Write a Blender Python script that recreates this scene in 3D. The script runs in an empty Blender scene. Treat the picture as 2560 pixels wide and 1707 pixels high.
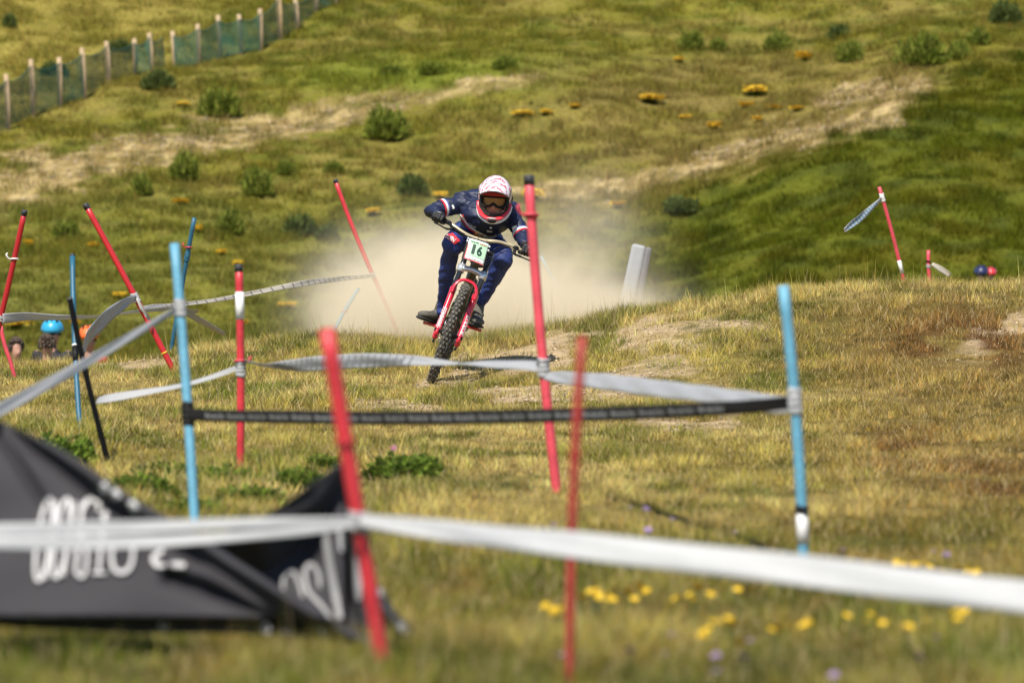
import bpy, bmesh, math, random
import numpy as np
from mathutils import Vector, Matrix
from mathutils.bvhtree import BVHTree

random.seed(7)
rng = np.random.default_rng(11)
scene = bpy.context.scene
col = scene.collection

# ------------------------------------------------------------------ camera
F = 14222.0          # focal length in photo pixels (200 mm on 36 mm, 2560 px wide)
CZ = 1.05            # eye height
cam_d = bpy.data.cameras.new('camera')
cam = bpy.data.objects.new('camera', cam_d)
col.objects.link(cam)
cam.location = (0, 0, CZ)
cam.rotation_euler = (math.radians(90), 0, 0)
cam_d.lens = 200
cam_d.sensor_width = 36
cam_d.clip_start = 0.5
cam_d.clip_end = 2000
cam_d.dof.use_dof = True
cam_d.dof.focus_distance = 38.7
cam_d.dof.aperture_fstop = 5.0
scene.camera = cam

# ------------------------------------------------------------------ light
SUN = Vector((-0.20, -0.53, 0.82)).normalized()
world = bpy.data.worlds.new('World')
scene.world = world
world.use_nodes = True
wn = world.node_tree
sky = wn.nodes.new('ShaderNodeTexSky')
sky.sky_type = 'NISHITA'
sky.sun_disc = False
sky.sun_elevation = math.asin(SUN.z)
sky.sun_rotation = math.atan2(SUN.x, SUN.y)
sky.altitude = 1500
wn.links.new(sky.outputs[0], wn.nodes['Background'].inputs[0])
wn.nodes['Background'].inputs[1].default_value = 0.09
sun_d = bpy.data.lights.new('sun', 'SUN')
sun_d.energy = 4.3
sun_d.angle = math.radians(0.5)
sun_d.color = (1.0, 0.94, 0.84)
sun = bpy.data.objects.new('sun', sun_d)
col.objects.link(sun)
sun.rotation_euler = (-SUN).to_track_quat('-Z', 'Y').to_euler()
scene.view_settings.view_transform = 'Standard'
scene.view_settings.look = 'None'
scene.view_settings.exposure = 0.72
scene.view_settings.gamma = 1.0
scene.cycles.use_denoising = True
scene.cycles.max_bounces = 8
scene.cycles.volume_bounces = 3
scene.cycles.transparent_max_bounces = 24

# ------------------------------------------------------------------ helpers
def P(px, py, d):
    """a point that stands d metres down range, where the photo shows pixel (px, py)"""
    return Vector(((px - 1280.0) / F * d, d, (853.5 - py) / F * d + CZ))

def D(x, y):
    return x * 1.0884, y * 1.0884

def lin(r, g, b):
    f = lambda c: (c / 255 / 12.92) if c / 255 <= 0.04045 else ((c / 255 + 0.055) / 1.055) ** 2.4
    return (f(r), f(g), f(b))

origin = {}

def empty(name, loc, label=None, cat=None, group=None):
    o = bpy.data.objects.new(name, None)
    o.empty_display_size = 0.1
    col.objects.link(o)
    o.location = loc
    origin[o] = Vector(loc)
    tag(o, label, cat, group)
    return o

def tag(o, label=None, cat=None, group=None, kind=None):
    if label: o['label'] = label
    if cat: o['category'] = cat
    if group: o['group'] = group
    if kind: o['kind'] = kind
    return o

def link(name, verts, faces, mat, parent=None, org=None, smooth=True, mats=None, fmat=None):
    """one mesh object from world-space vertices"""
    if parent is not None:
        og = origin[parent]
    else:
        og = Vector(org) if org is not None else Vector((0, 0, 0))
    va = np.array([tuple(v) for v in verts], dtype=np.float64).reshape(-1, 3) - np.array(og)
    me = bpy.data.meshes.new(name)
    me.from_pydata(va.tolist(), [], faces)
    for m in (mats or [mat]):
        me.materials.append(m)
    if fmat is not None:
        me.polygons.foreach_set('material_index', np.array(fmat, dtype=np.int32))
    if smooth:
        me.polygons.foreach_set('use_smooth', np.ones(len(me.polygons), dtype=bool))
    me.update()
    o = bpy.data.objects.new(name, me)
    col.objects.link(o)
    if parent is not None:
        o.parent = parent
    else:
        o.location = og
    origin[o] = og
    return o

def frames(pts, up=None):
    """parallel-transport frames along a polyline"""
    n = len(pts)
    T = []
    for i in range(n):
        a = pts[max(i - 1, 0)]; b = pts[min(i + 1, n - 1)]
        t = (b - a)
        T.append(t.normalized() if t.length > 1e-9 else Vector((0, 0, 1)))
    ref = up or (Vector((0, 0, 1)) if abs(T[0].z) < 0.9 else Vector((0, -1, 0)))
    X = ref - T[0] * ref.dot(T[0]); X.normalize()
    fr = []
    for i in range(n):
        X = X - T[i] * X.dot(T[i])
        if X.length < 1e-6: X = Vector((1, 0, 0)) - T[i] * T[i].x
        X.normalize()
        fr.append((T[i], X.copy(), T[i].cross(X)))
    return fr

def catmull(pts, k=6):
    """smooth a polyline of equal-length tuples"""
    A = [np.array(tuple(p), dtype=float) for p in pts]
    A = [2 * A[0] - A[1]] + A + [2 * A[-1] - A[-2]]
    out = []
    for i in range(1, len(A) - 2):
        p0, p1, p2, p3 = A[i - 1:i + 3]
        for j in range(k):
            t = j / k
            out.append(0.5 * ((2 * p1) + (-p0 + p2) * t + (2 * p0 - 5 * p1 + 4 * p2 - p3) * t * t + (-p0 + 3 * p1 - 3 * p2 + p3) * t ** 3))
    out.append(A[-2])
    return out

class MB:
    def __init__(self):
        self.v = []; self.f = []
    def tube(self, pts, rad, seg=10, caps=True, up=None):
        pts = [Vector(p) for p in pts]
        if not isinstance(rad, (list, tuple)): rad = [rad] * len(pts)
        fr = frames(pts, up)
        b = len(self.v)
        for p, r, (T, X, Y) in zip(pts, rad, fr):
            ra, rb = r if isinstance(r, (list, tuple)) else (r, r)
            for k in range(seg):
                a = 2 * math.pi * k / seg
                self.v.append(p + X * (math.cos(a) * ra) + Y * (math.sin(a) * rb))
        n = len(pts)
        for i in range(n - 1):
            for k in range(seg):
                k2 = (k + 1) % seg
                self.f.append((b + i * seg + k, b + i * seg + k2, b + (i + 1) * seg + k2, b + (i + 1) * seg + k))
        if caps:
            self.f.append(tuple(b + k for k in reversed(range(seg))))
            self.f.append(tuple(b + (n - 1) * seg + k for k in range(seg)))
        return self
    def capsule(self, a, b_, ra, rb, seg=14):
        """closed round-ended tapered limb piece"""
        a = Vector(a); b_ = Vector(b_)
        t = (b_ - a).normalized()
        pts, rad = [], []
        for k in range(5):
            w = k / 4 * math.pi / 2
            pts.append(a - t * ra * math.cos(w)); rad.append(max(ra * math.sin(w), 1e-4))
        for k in range(5):
            w = k / 4 * math.pi / 2
            pts.append(b_ + t * rb * math.sin(w)); rad.append(max(rb * math.cos(w), 1e-4))
        return self.tube(pts, rad, seg)
    def ell(self, c, ax, nu=16, nv=10):
        """ellipsoid, ax = three half-axis vectors"""
        c = Vector(c); A = [Vector(a) for a in ax]
        b = len(self.v)
        for j in range(nv + 1):
            w = math.pi * j / nv
            for i in range(nu):
                u = 2 * math.pi * i / nu
                s = max(math.sin(w), 1e-4)
                self.v.append(c + A[0] * (s * math.cos(u)) + A[1] * (s * math.sin(u)) + A[2] * math.cos(w))
        for j in range(nv):
            for i in range(nu):
                i2 = (i + 1) % nu
                self.f.append((b + j * nu + i, b + (j + 1) * nu + i, b + (j + 1) * nu + i2, b + j * nu + i2))
        return self
    def box(self, c, ax, bev=0.0):
        c = Vector(c); X, Y, Z = [Vector(a) for a in ax]
        b = len(self.v)
        for sx in (-1, 1):
            for sy in (-1, 1):
                for sz in (-1, 1):
                    self.v.append(c + X * sx + Y * sy + Z * sz)
        for q in ((0, 1, 3, 2), (4, 6, 7, 5), (0, 4, 5, 1), (2, 3, 7, 6), (0, 2, 6, 4), (1, 5, 7, 3)):
            self.f.append(tuple(b + k for k in q))
        return self
    def grid(self, rows):
        b = len(self.v); n = len(rows[0])
        for r in rows: self.v.extend(r)
        for i in range(len(rows) - 1):
            for j in range(n - 1):
                self.f.append((b + i * n + j, b + i * n + j + 1, b + (i + 1) * n + j + 1, b + (i + 1) * n + j))
        return self
    def build(self, name, mat, parent=None, org=None, smooth=True, bevel=0):
        o = link(name, self.v, self.f, mat, parent, org, smooth)
        if bevel:
            m = o.modifiers.new('bevel', 'BEVEL'); m.width = bevel; m.segments = 2; m.limit_method = 'ANGLE'
        return o

def remesh(mb, voxel, smooth=5, fac=0.5):
    """union overlapping closed pieces into one continuous surface"""
    me = bpy.data.meshes.new('tmp'); me.from_pydata([tuple(v) for v in mb.v], [], mb.f); me.update()
    o = bpy.data.objects.new('tmp', me); col.objects.link(o)
    m = o.modifiers.new('r', 'REMESH'); m.mode = 'VOXEL'; m.voxel_size = voxel
    s = o.modifiers.new('s', 'SMOOTH'); s.iterations = smooth; s.factor = fac
    dg = bpy.context.evaluated_depsgraph_get()
    e = o.evaluated_get(dg)
    m2 = e.to_mesh()
    v = [x.co.copy() for x in m2.vertices]; f = [tuple(p.vertices) for p in m2.polygons]
    e.to_mesh_clear()
    bpy.data.objects.remove(o); bpy.data.meshes.remove(me)
    return v, f

def text_shape(s, bold=0.0, spacing=1.0):
    cu = bpy.data.curves.new('tmp', 'FONT'); cu.body = s; cu.size = 1.0; cu.offset = bold
    cu.resolution_u = 3; cu.space_character = spacing
    o = bpy.data.objects.new('tmp', cu); col.objects.link(o)
    dg = bpy.context.evaluated_depsgraph_get()
    e = o.evaluated_get(dg); me = e.to_mesh()
    v = [(x.co.x, x.co.y) for x in me.vertices]; f = [tuple(p.vertices) for p in me.polygons]
    e.to_mesh_clear(); bpy.data.objects.remove(o); bpy.data.curves.remove(cu)
    a = np.array(v); lo = a.min(0); hi = a.max(0)
    a = (a - lo) / (hi - lo)            # unit box
    return a, f, (hi - lo)

# ------------------------------------------------------------------ noise in numpy
_lat = rng.random((256, 256))
def vnoise(x, y):
    x = np.asarray(x, dtype=float); y = np.asarray(y, dtype=float)
    xi = np.floor(x).astype(int); yi = np.floor(y).astype(int)
    fx = x - xi; fy = y - yi
    fx = fx * fx * (3 - 2 * fx); fy = fy * fy * (3 - 2 * fy)
    a = _lat[xi % 256, yi % 256]; b = _lat[(xi + 1) % 256, yi % 256]
    c = _lat[xi % 256, (yi + 1) % 256]; d = _lat[(xi + 1) % 256, (yi + 1) % 256]
    return (a * (1 - fx) + b * fx) * (1 - fy) + (c * (1 - fx) + d * fx) * fy
def fbm(x, y, o=4):
    s = 0; a = 0.5; t = 0
    for k in range(o):
        s = s + a * vnoise(x * 2 ** k + 17.3 * k, y * 2 ** k + 5.1 * k); t += a; a *= 0.5
    return s / t
def sst(a, b, x):
    t = np.clip((np.asarray(x, dtype=float) - a) / (b - a), 0, 1)
    return t * t * (3 - 2 * t)

# ------------------------------------------------------------------ materials
def principled(name, color, rough=0.6, metal=0.0, spec=0.5, noise=0.0, scale=20.0, bump=0.0, bscale=60.0, coat=0.0, sheen=0.0, color2=None):
    m = bpy.data.materials.new(name); m.use_nodes = True
    nt = m.node_tree; b = nt.nodes['Principled BSDF']
    b.inputs['Base Color'].default_value = (*color, 1)
    b.inputs['Roughness'].default_value = rough
    b.inputs['Metallic'].default_value = metal
    b.inputs['Specular IOR Level'].default_value = spec
    b.inputs['Coat Weight'].default_value = coat
    b.inputs['Sheen Weight'].default_value = sheen
    tc = nt.nodes.new('ShaderNodeTexCoord')
    if noise or color2:
        n = nt.nodes.new('ShaderNodeTexNoise'); n.inputs['Scale'].default_value = scale; n.inputs['Detail'].default_value = 5
        nt.links.new(tc.outputs['Object'], n.inputs['Vector'])
        r = nt.nodes.new('ShaderNodeValToRGB')
        r.color_ramp.elements[0].position = 0.3; r.color_ramp.elements[1].position = 0.72
        c2 = color2 or tuple(c * (1 - noise) for c in color)
        r.color_ramp.elements[0].color = (*c2, 1); r.color_ramp.elements[1].color = (*color, 1)
        nt.links.new(n.outputs['Fac'], r.inputs['Fac']); nt.links.new(r.outputs['Color'], b.inputs['Base Color'])
    if bump:
        n2 = nt.nodes.new('ShaderNodeTexNoise'); n2.inputs['Scale'].default_value = bscale; n2.inputs['Detail'].default_value = 6
        nt.links.new(tc.outputs['Object'], n2.inputs['Vector'])
        bp = nt.nodes.new('ShaderNodeBump'); bp.inputs['Strength'].default_value = bump; bp.inputs['Distance'].default_value = 0.01
        nt.links.new(n2.outputs['Fac'], bp.inputs['Height']); nt.links.new(bp.outputs['Normal'], b.inputs['Normal'])
    return m

def leafy(name, attr='Col', trans=0.35):
    m = bpy.data.materials.new(name); m.use_nodes = True
    nt = m.node_tree; nt.nodes.remove(nt.nodes['Principled BSDF'])
    a = nt.nodes.new('ShaderNodeAttribute'); a.attribute_name = attr
    d = nt.nodes.new('ShaderNodeBsdfDiffuse'); t = nt.nodes.new('ShaderNodeBsdfTranslucent')
    mx = nt.nodes.new('ShaderNodeMixShader'); mx.inputs[0].default_value = trans
    nt.links.new(a.outputs['Color'], d.inputs['Color']); nt.links.new(a.outputs['Color'], t.inputs['Color'])
    nt.links.new(d.outputs[0], mx.inputs[1]); nt.links.new(t.outputs[0], mx.inputs[2])
    nt.links.new(mx.outputs[0], nt.nodes['Material Output'].inputs['Surface'])
    return m

def plastic_film(name, color, trans=0.3, rough=0.35):
    m = principled(name, color, rough, noise=0.10, scale=9, bump=0.25, bscale=14)
    nt = m.node_tree; b = nt.nodes['Principled BSDF']
    t = nt.nodes.new('ShaderNodeBsdfTranslucent'); t.inputs['Color'].default_value = (*color, 1)
    mx = nt.nodes.new('ShaderNodeMixShader'); mx.inputs[0].default_value = trans
    nt.links.new(b.outputs[0], mx.inputs[1]); nt.links.new(t.outputs[0], mx.inputs[2])
    nt.links.new(mx.outputs[0], nt.nodes['Material Output'].inputs['Surface'])
    return m

M = {}
M['red'] = principled('red_paint', (0.62, 0.035, 0.045), 0.42, noise=0.34, scale=11, bump=0.3)
M['pinkred'] = principled('faded_red_paint', (0.72, 0.075, 0.10), 0.45, noise=0.30, scale=11, bump=0.3)
M['midred'] = principled('mid_red_paint', (0.52, 0.022, 0.026), 0.35, noise=0.15, scale=8)
M['deepred'] = principled('deep_red_paint', (0.42, 0.012, 0.014), 0.4, noise=0.2, scale=8)
M['rustred'] = principled('rust_red_paint', (0.36, 0.025, 0.018), 0.6, noise=0.35, scale=14, bump=0.2)
M['blue'] = principled('light_blue_paint', (0.125, 0.35, 0.48), 0.5, noise=0.26, scale=11, bump=0.3)
M['tealblue'] = principled('teal_blue_paint', (0.018, 0.115, 0.185), 0.5, noise=0.2, scale=9)
M['blackp'] = principled('black_plastic', (0.006, 0.006, 0.0065), 0.6, spec=0.25, noise=0.3, scale=30)
M['matblack'] = principled('matt_black_paint', (0.004, 0.004, 0.004), 0.9, spec=0.08, noise=0.3, scale=30)
M['cap'] = principled('black_cap', (0.03, 0.03, 0.032), 0.5)
M['white'] = principled('white_plastic', (0.78, 0.77, 0.74), 0.4, noise=0.12, scale=20, bump=0.15)
M['tapew'] = plastic_film('white_tape', (0.60, 0.60, 0.59), 0.25)
M['tapeg'] = plastic_film('grey_tape', (0.46, 0.46, 0.46), 0.25)
M['tapelight'] = plastic_film('pale_grey_tape', (0.56, 0.56, 0.56), 0.35)
M['tapetan'] = plastic_film('dusty_tape', (0.52, 0.47, 0.39), 0.2)
M['tapek'] = principled('black_tape', (0.010, 0.0085, 0.007), 0.6, spec=0.25, noise=0.25, scale=10, bump=0.2, bscale=20)
M['printg'] = principled('grey_print', (0.17, 0.17, 0.165), 0.5)
M['printd'] = principled('dark_grey_print', (0.11, 0.11, 0.12), 0.5)
M['cloth'] = principled('banner_cloth', (0.036, 0.034, 0.038), 0.75, noise=0.2, scale=6, bump=0.15, bscale=90, spec=0.3)
M['printw'] = principled('banner_white_print', (0.62, 0.61, 0.60), 0.7, noise=0.15, scale=10)
M['printgr'] = principled('banner_grey_print', (0.33, 0.33, 0.33), 0.7, noise=0.25, scale=10)
M['wood'] = principled('weathered_wood', (0.50, 0.36, 0.21), 0.85, noise=0.35, scale=8, bump=0.5, bscale=25)
M['woody'] = principled('fresh_wood', (0.48, 0.33, 0.17), 0.8, noise=0.25, scale=8, bump=0.4, bscale=25)
M['jersey'] = principled('navy_jersey', (0.009, 0.016, 0.055), 0.55, noise=0.35, scale=9, bump=0.9, bscale=34)
M['pants'] = principled('navy_trousers', (0.021, 0.042, 0.19), 0.6, noise=0.4, scale=9, bump=0.9, bscale=32)
M['skin'] = principled('skin', (0.46, 0.24, 0.17), 0.55, noise=0.15, scale=30)
M['lip'] = principled('lips', (0.28, 0.09, 0.08), 0.5)
M['glove'] = principled('black_glove', (0.014, 0.014, 0.015), 0.6, noise=0.4, scale=60, bump=0.4, bscale=120)
M['shoe'] = principled('dusty_shoe', (0.125, 0.115, 0.092), 0.8, noise=0.45, scale=25, bump=0.4, bscale=70)
M['sole'] = principled('shoe_sole', (0.022, 0.02, 0.018), 0.8, noise=0.3, scale=40)
M['redan'] = principled('red_anodised', (0.55, 0.012, 0.02), 0.28, metal=0.2, coat=0.5)
M['forkred'] = principled('fork_red_paint', (0.60, 0.014, 0.035), 0.22, coat=0.8)
M['silver'] = principled('silver_alloy', (0.62, 0.65, 0.68), 0.25, metal=0.6)
M['stanch'] = principled('black_stanchion', (0.02, 0.021, 0.023), 0.12, metal=0.3, coat=0.6)
M['barm'] = principled('gold_bar', (0.52, 0.44, 0.28), 0.3, metal=0.3)
M['carbon'] = principled('bronze_frame', (0.075, 0.06, 0.035), 0.35, coat=0.3, noise=0.2, scale=20)
M['rubber'] = principled('dusty_rubber', (0.055, 0.05, 0.043), 0.85, noise=0.3, scale=40)
M['knob'] = principled('dusty_tread', (0.19, 0.17, 0.135), 0.9, noise=0.45, scale=45)
M['steel'] = principled('steel', (0.5, 0.5, 0.5), 0.3, metal=0.9)
M['plateg'] = principled('plate_green', (0.41, 0.68, 0.42), 0.5)
M['platew'] = principled('plate_white', (0.78, 0.80, 0.78), 0.5)
M['ink'] = principled('dark_green_ink', (0.006, 0.03, 0.022), 0.5)
M['helmw'] = principled('helmet_white', (0.78, 0.76, 0.76), 0.25, coat=0.5)
M['helmr'] = principled('helmet_red', (0.62, 0.035, 0.045), 0.25, coat=0.5)
M['lens'] = principled('amber_lens', (0.30, 0.14, 0.05), 0.15, coat=0.3)
M['whitepad'] = principled('pale_foam_pad', (0.32, 0.34, 0.37), 0.7, noise=0.12, scale=10, bump=0.2)
M['greypad'] = principled('grey_foam_pad', (0.15, 0.15, 0.165), 0.7, noise=0.2, scale=10)
M['petal'] = principled('yellow_petal', (0.74, 0.47, 0.015), 0.7, noise=0.15, scale=60)
M['purple'] = principled('purple_petal', (0.30, 0.20, 0.36), 0.7, noise=0.2, scale=60)
M['stem'] = principled('green_stem', (0.09, 0.12, 0.03), 0.7, noise=0.3, scale=30)
M['hairb'] = principled('brown_hair', (0.10, 0.065, 0.045), 0.7, noise=0.6, scale=60, bump=0.8, bscale=80)
M['hblue'] = principled('blue_helmet', (0.03, 0.32, 0.55), 0.35)
M['horange'] = principled('orange_helmet', (0.70, 0.13, 0.02), 0.5)
M['hnavy'] = principled('navy_helmet', (0.02, 0.025, 0.08), 0.35)
M['shirt1'] = principled('dark_shirt', (0.02, 0.02, 0.025), 0.8, noise=0.3)
M['shirt2'] = principled('red_shirt', (0.45, 0.05, 0.04), 0.8, noise=0.3)
M['shirt3'] = principled('grey_shirt', (0.3, 0.3, 0.3), 0.8, noise=0.3)
M['grass'] = leafy('grass_blades', trans=0.3)
M['leaf'] = leafy('bush_leaves', trans=0.3)

def visor_material():
    m = principled('visor_white_red', (0.8, 0.78, 0.78), 0.25, coat=0.4)
    nt = m.node_tree; b = nt.nodes['Principled BSDF']
    tc = [n for n in nt.nodes if n.type == 'TEX_COORD'][0]
    w = nt.nodes.new('ShaderNodeTexWave'); w.wave_type = 'RINGS'; w.rings_direction = 'SPHERICAL'
    w.inputs['Scale'].default_value = 9.5; w.inputs['Distortion'].default_value = 3.0; w.inputs['Detail'].default_value = 2
    w.inputs['Detail Scale'].default_value = 6
    nt.links.new(tc.outputs['Object'], w.inputs['Vector'])
    n = nt.nodes.new('ShaderNodeTexNoise'); n.inputs['Scale'].default_value = 55; n.inputs['Detail'].default_value = 3
    nt.links.new(tc.outputs['Object'], n.inputs['Vector'])
    mul = nt.nodes.new('ShaderNodeMath'); mul.operation = 'MULTIPLY'
    nt.links.new(w.outputs['Fac'], mul.inputs[0]); nt.links.new(n.outputs['Fac'], mul.inputs[1])
    r = nt.nodes.new('ShaderNodeValToRGB'); r.color_ramp.elements[0].position = 0.29; r.color_ramp.elements[1].position = 0.46
    r.color_ramp.elements[0].color = (0.78, 0.70, 0.72, 1); r.color_ramp.elements[1].color = (0.55, 0.10, 0.15, 1)
    nt.links.new(mul.outputs[0], r.inputs['Fac']); nt.links.new(r.outputs['Color'], b.inputs['Base Color'])
    return m
M['visor'] = visor_material()

# ------------------------------------------------------------------ terrain
_dk = [0, 8, 12.2, 13.3, 18, 20.5, 26, 30, 34, 38.4, 41, 42.6, 44, 47, 52, 60, 70, 85, 95, 104, 116, 130, 165, 220, 330]
_zk = [-1.05, -.95, -.82, -.775, -.73, -.675, -.585, -.50, -.40, -.275, -.13, -.05, -.05, -.35, -1.0, -1.55, -1.55, -.75, .15, 1.9, 4.7, 8.0, 17, 27, 36]
_dd = np.arange(0, 340, 0.2)
_zz = np.interp(_dd, _dk, _zk)
_ker = np.exp(-0.5 * (np.arange(-8, 9) / 3.2) ** 2); _ker /= _ker.sum()
_zz = np.convolve(np.pad(_zz, 8, mode='edge'), _ker, mode='valid')
_cx = [-8, -3.9, -2.9, -2.2, -1.4, -.6, .1, .67, 1.27, 2.0, 2.9, 3.9, 8]
_cz = [-.16, -.13, -.10, -.01, .09, .06, .12, .22, .33, .42, .46, .49, .55]
def hgt(x, y):
    """height above the eye-level datum; x across, y down range"""
    x = np.asarray(x, dtype=float); y = np.asarray(y, dtype=float)
    rs = sst(.3, 3, x)
    ye = np.where(y > 44, 44 + np.maximum(0, (y - 44) - 9 * rs * (1 - sst(62, 92, y))), y)
    z = np.interp(ye, _dd, _zz)
    xs = x / np.maximum(y, 20) * 43
    crest = np.interp(xs, _cx, _cz)
    z = z + crest * sst(31, 42.5, y) * (1 - sst(46, 58 + 8 * rs, y))
    near = (1 - sst(50, 70, y))
    z = z + near * (fbm(x * 1.1 + 3, y * 0.9, 3) - .5) * .07 + near * (fbm(x * 3.3 + 8, y * 2.6, 2) - .5) * .03
    # clear of the wheel contact
    far = sst(88, 104, y)
    z = z + far * ((fbm(x * .16 + 40, y * .16, 3) - .5) * 1.0 + (fbm(x * .7, y * .7 + 9, 3) - .5) * .20)
    # nearer heath spur on the right flank
    z = z + far * .9 * sst(1.5, 7, x - (y - 100) * .12) * (1 - sst(112, 135, y))
    return z + CZ

_wx, _wy = (1075 - 1280) / F * 38.4, 38.4
_off = (853.5 - 957) / F * 38.4 + CZ - float(hgt(_wx, _wy))
_h0 = hgt
def hgt(x, y):
    x = np.asarray(x, dtype=float); y = np.asarray(y, dtype=float)
    z = _h0(x, y) + .055 * np.exp(-((x + .30) / .7) ** 2 - ((y - 13.2) / 1.2) ** 2) + .05 * np.exp(-((x - .18) / .6) ** 2 - ((y - 22.6) / 1.5) ** 2)
    return z + _off * np.exp(-((x - _wx) / 1.6) ** 2 - ((y - _wy) / 2.0) ** 2)

def G(x, y):
    return Vector((x, y, float(hgt(x, y))))

def hit(px, py, d0=60.0, d1=260.0):
    """where the ray through a photo pixel meets the ground beyond d0"""
    d = np.arange(d0, d1, 0.05)
    x = (px - 1280) / F * d; z = (853.5 - py) / F * d + CZ
    k = np.nonzero(hgt(x, d) >= z)[0]
    dd = d[k[0]] if len(k) else d1
    return G((px - 1280) / F * dd, dd)

def pix(x, y, z):
    return 1280 + x / y * F, 853.5 - (z - CZ) / y * F

def seg_dist(u, v, pts):
    """distance in photo pixels to a polyline"""
    best = np.full(np.shape(u), 1e9)
    for (x0, y0), (x1, y1) in zip(pts[:-1], pts[1:]):
        L = (x1 - x0) ** 2 + (y1 - y0) ** 2
        t = np.clip(((u - x0) * (x1 - x0) + (v - y0) * (y1 - y0)) / L, 0, 1)
        best = np.minimum(best, np.hypot(u - x0 - t * (x1 - x0), v - y0 - t * (y1 - y0)))
    return best

def blend(c, c2, w):
    w = np.clip(w, 0, 1)[..., None]
    return c * (1 - w) + np.array(c2) * w

dirt1 = [D(-60, 455), D(120, 395), D(300, 350), D(450, 325), D(640, 290), D(850, 240), D(1050, 208), D(1250, 180)]
dirt2 = [D(1180, 445), D(1450, 430), D(1640, 365), D(1780, 322), D(1920, 290), D(2060, 275)]
dirt3 = [D(1900, 235), D(2010, 215), D(2110, 195)]

def far_color(x, y, z):
    """plant cover and bare soil of the far hillside"""
    u, v = pix(x, y, z)
    n1 = fbm(x * .35 + 5, y * .35, 4); n2 = fbm(x * 1.6, y * 1.6 + 3, 3); n3 = fbm(x * 4.5 + 9, y * 4.5, 2)
    base = np.zeros(np.shape(u) + (3,)) + np.array((0.190, 0.175, 0.036))
    base = blend(base, (0.245, 0.205, 0.07), sst(.45, .62, n1) * .8)
    base = blend(base, (0.115, 0.13, 0.026), sst(.5, .66, n2) * .75)
    base = blend(base, (0.19, 0.145, 0.07), sst(.55, .72, n3) * .45)
    # paler grass above the fence
    pale = sst(330, 120, v + .3 * (u - 300)) * sst(620, 380, u)
    base = blend(base, (0.27, 0.225, 0.07), pale * (.4 + .6 * sst(.4, .6, n2)))
    # bright green belt
    g = np.exp(-((v - (185 + (1200 - u) * .02)) / 45) ** 2) * sst(600, 900, u) * sst(1700, 1300, u)
    base = blend(base, (0.17, 0.205, 0.034), g * .75)
    # brown dry area in the middle right
    br = sst(1150, 1550, u) * sst(110, 190, v) * sst(560, 420, v + (u - 1700) * .25) * sst(2450, 2250, u)
    base = blend(base, (0.215, 0.165, 0.07), br * (.35 + .5 * sst(.4, .65, n2)))
    # lower left meadow
    ll = sst(430, 560, v) * sst(1500, 900, u)
    base = blend(base, (0.145, 0.155, 0.045), ll * (.3 + .4 * sst(.35, .6, n1)))
    # dark heath on the right
    edge = np.interp(u, [1380, 1500, 1640, 1760, 1900, 2050, 2200, 2330, 2450, 2560], [760, 560, 505, 470, 410, 360, 310, 240, 180, 130])
    hd = sst(-25, 35, v - edge + (n2 - .5) * 110) * sst(1380, 1520, u)
    heath = blend(np.zeros(np.shape(u) + (3,)) + np.array((0.105, 0.118, 0.014)), (0.062, 0.075, 0.012), sst(.42, .66, n2))
    heath = blend(heath, (0.115, 0.108, 0.014), sst(.55, .7, fbm(x * .9 + 31, y * .9, 3)) * .7)
    base = base * (1 - hd[..., None]) + heath * hd[..., None]
    # bare soil
    w1 = np.interp(u, [0, 500, 1000, 1400], [70, 50, 30, 16])
    s = sst(1.0, .45, seg_dist(u, v, dirt1) / w1 + (n2 - .5) * 1.9 + (n3 - .5) * .9)
    s = np.maximum(s, sst(1.0, .45, seg_dist(u, v, dirt2) / np.interp(u, [1300, 1700, 2000, 2250], [26, 34, 40, 30]) + (n2 - .5) * 1.8 + (n3 - .5) * .9))
    s = np.maximum(s, sst(1.0, .4, seg_dist(u, v, dirt3) / 38 + (n2 - .5) * 1.9 + (n3 - .5)))
    s = s * (.6 + .4 * sst(.36, .6, fbm(x * 1.1 + 21, y * 2.3, 3)))
    base = blend(base, (0.27, 0.19, 0.115), s * .85)
    base = blend(base, (0.50, 0.39, 0.27), s * sst(.46, .60, fbm(x * 3.6 + 2, y * 3.6, 3)) * .95)
    base = blend(base, (0.12, 0.10, 0.05), s * sst(.55, .68, fbm(x * 2.9 + 52, y * 2.9, 3)) * .8)
    base = base * np.array((.95, .93, .62))
    return base, s

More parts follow.
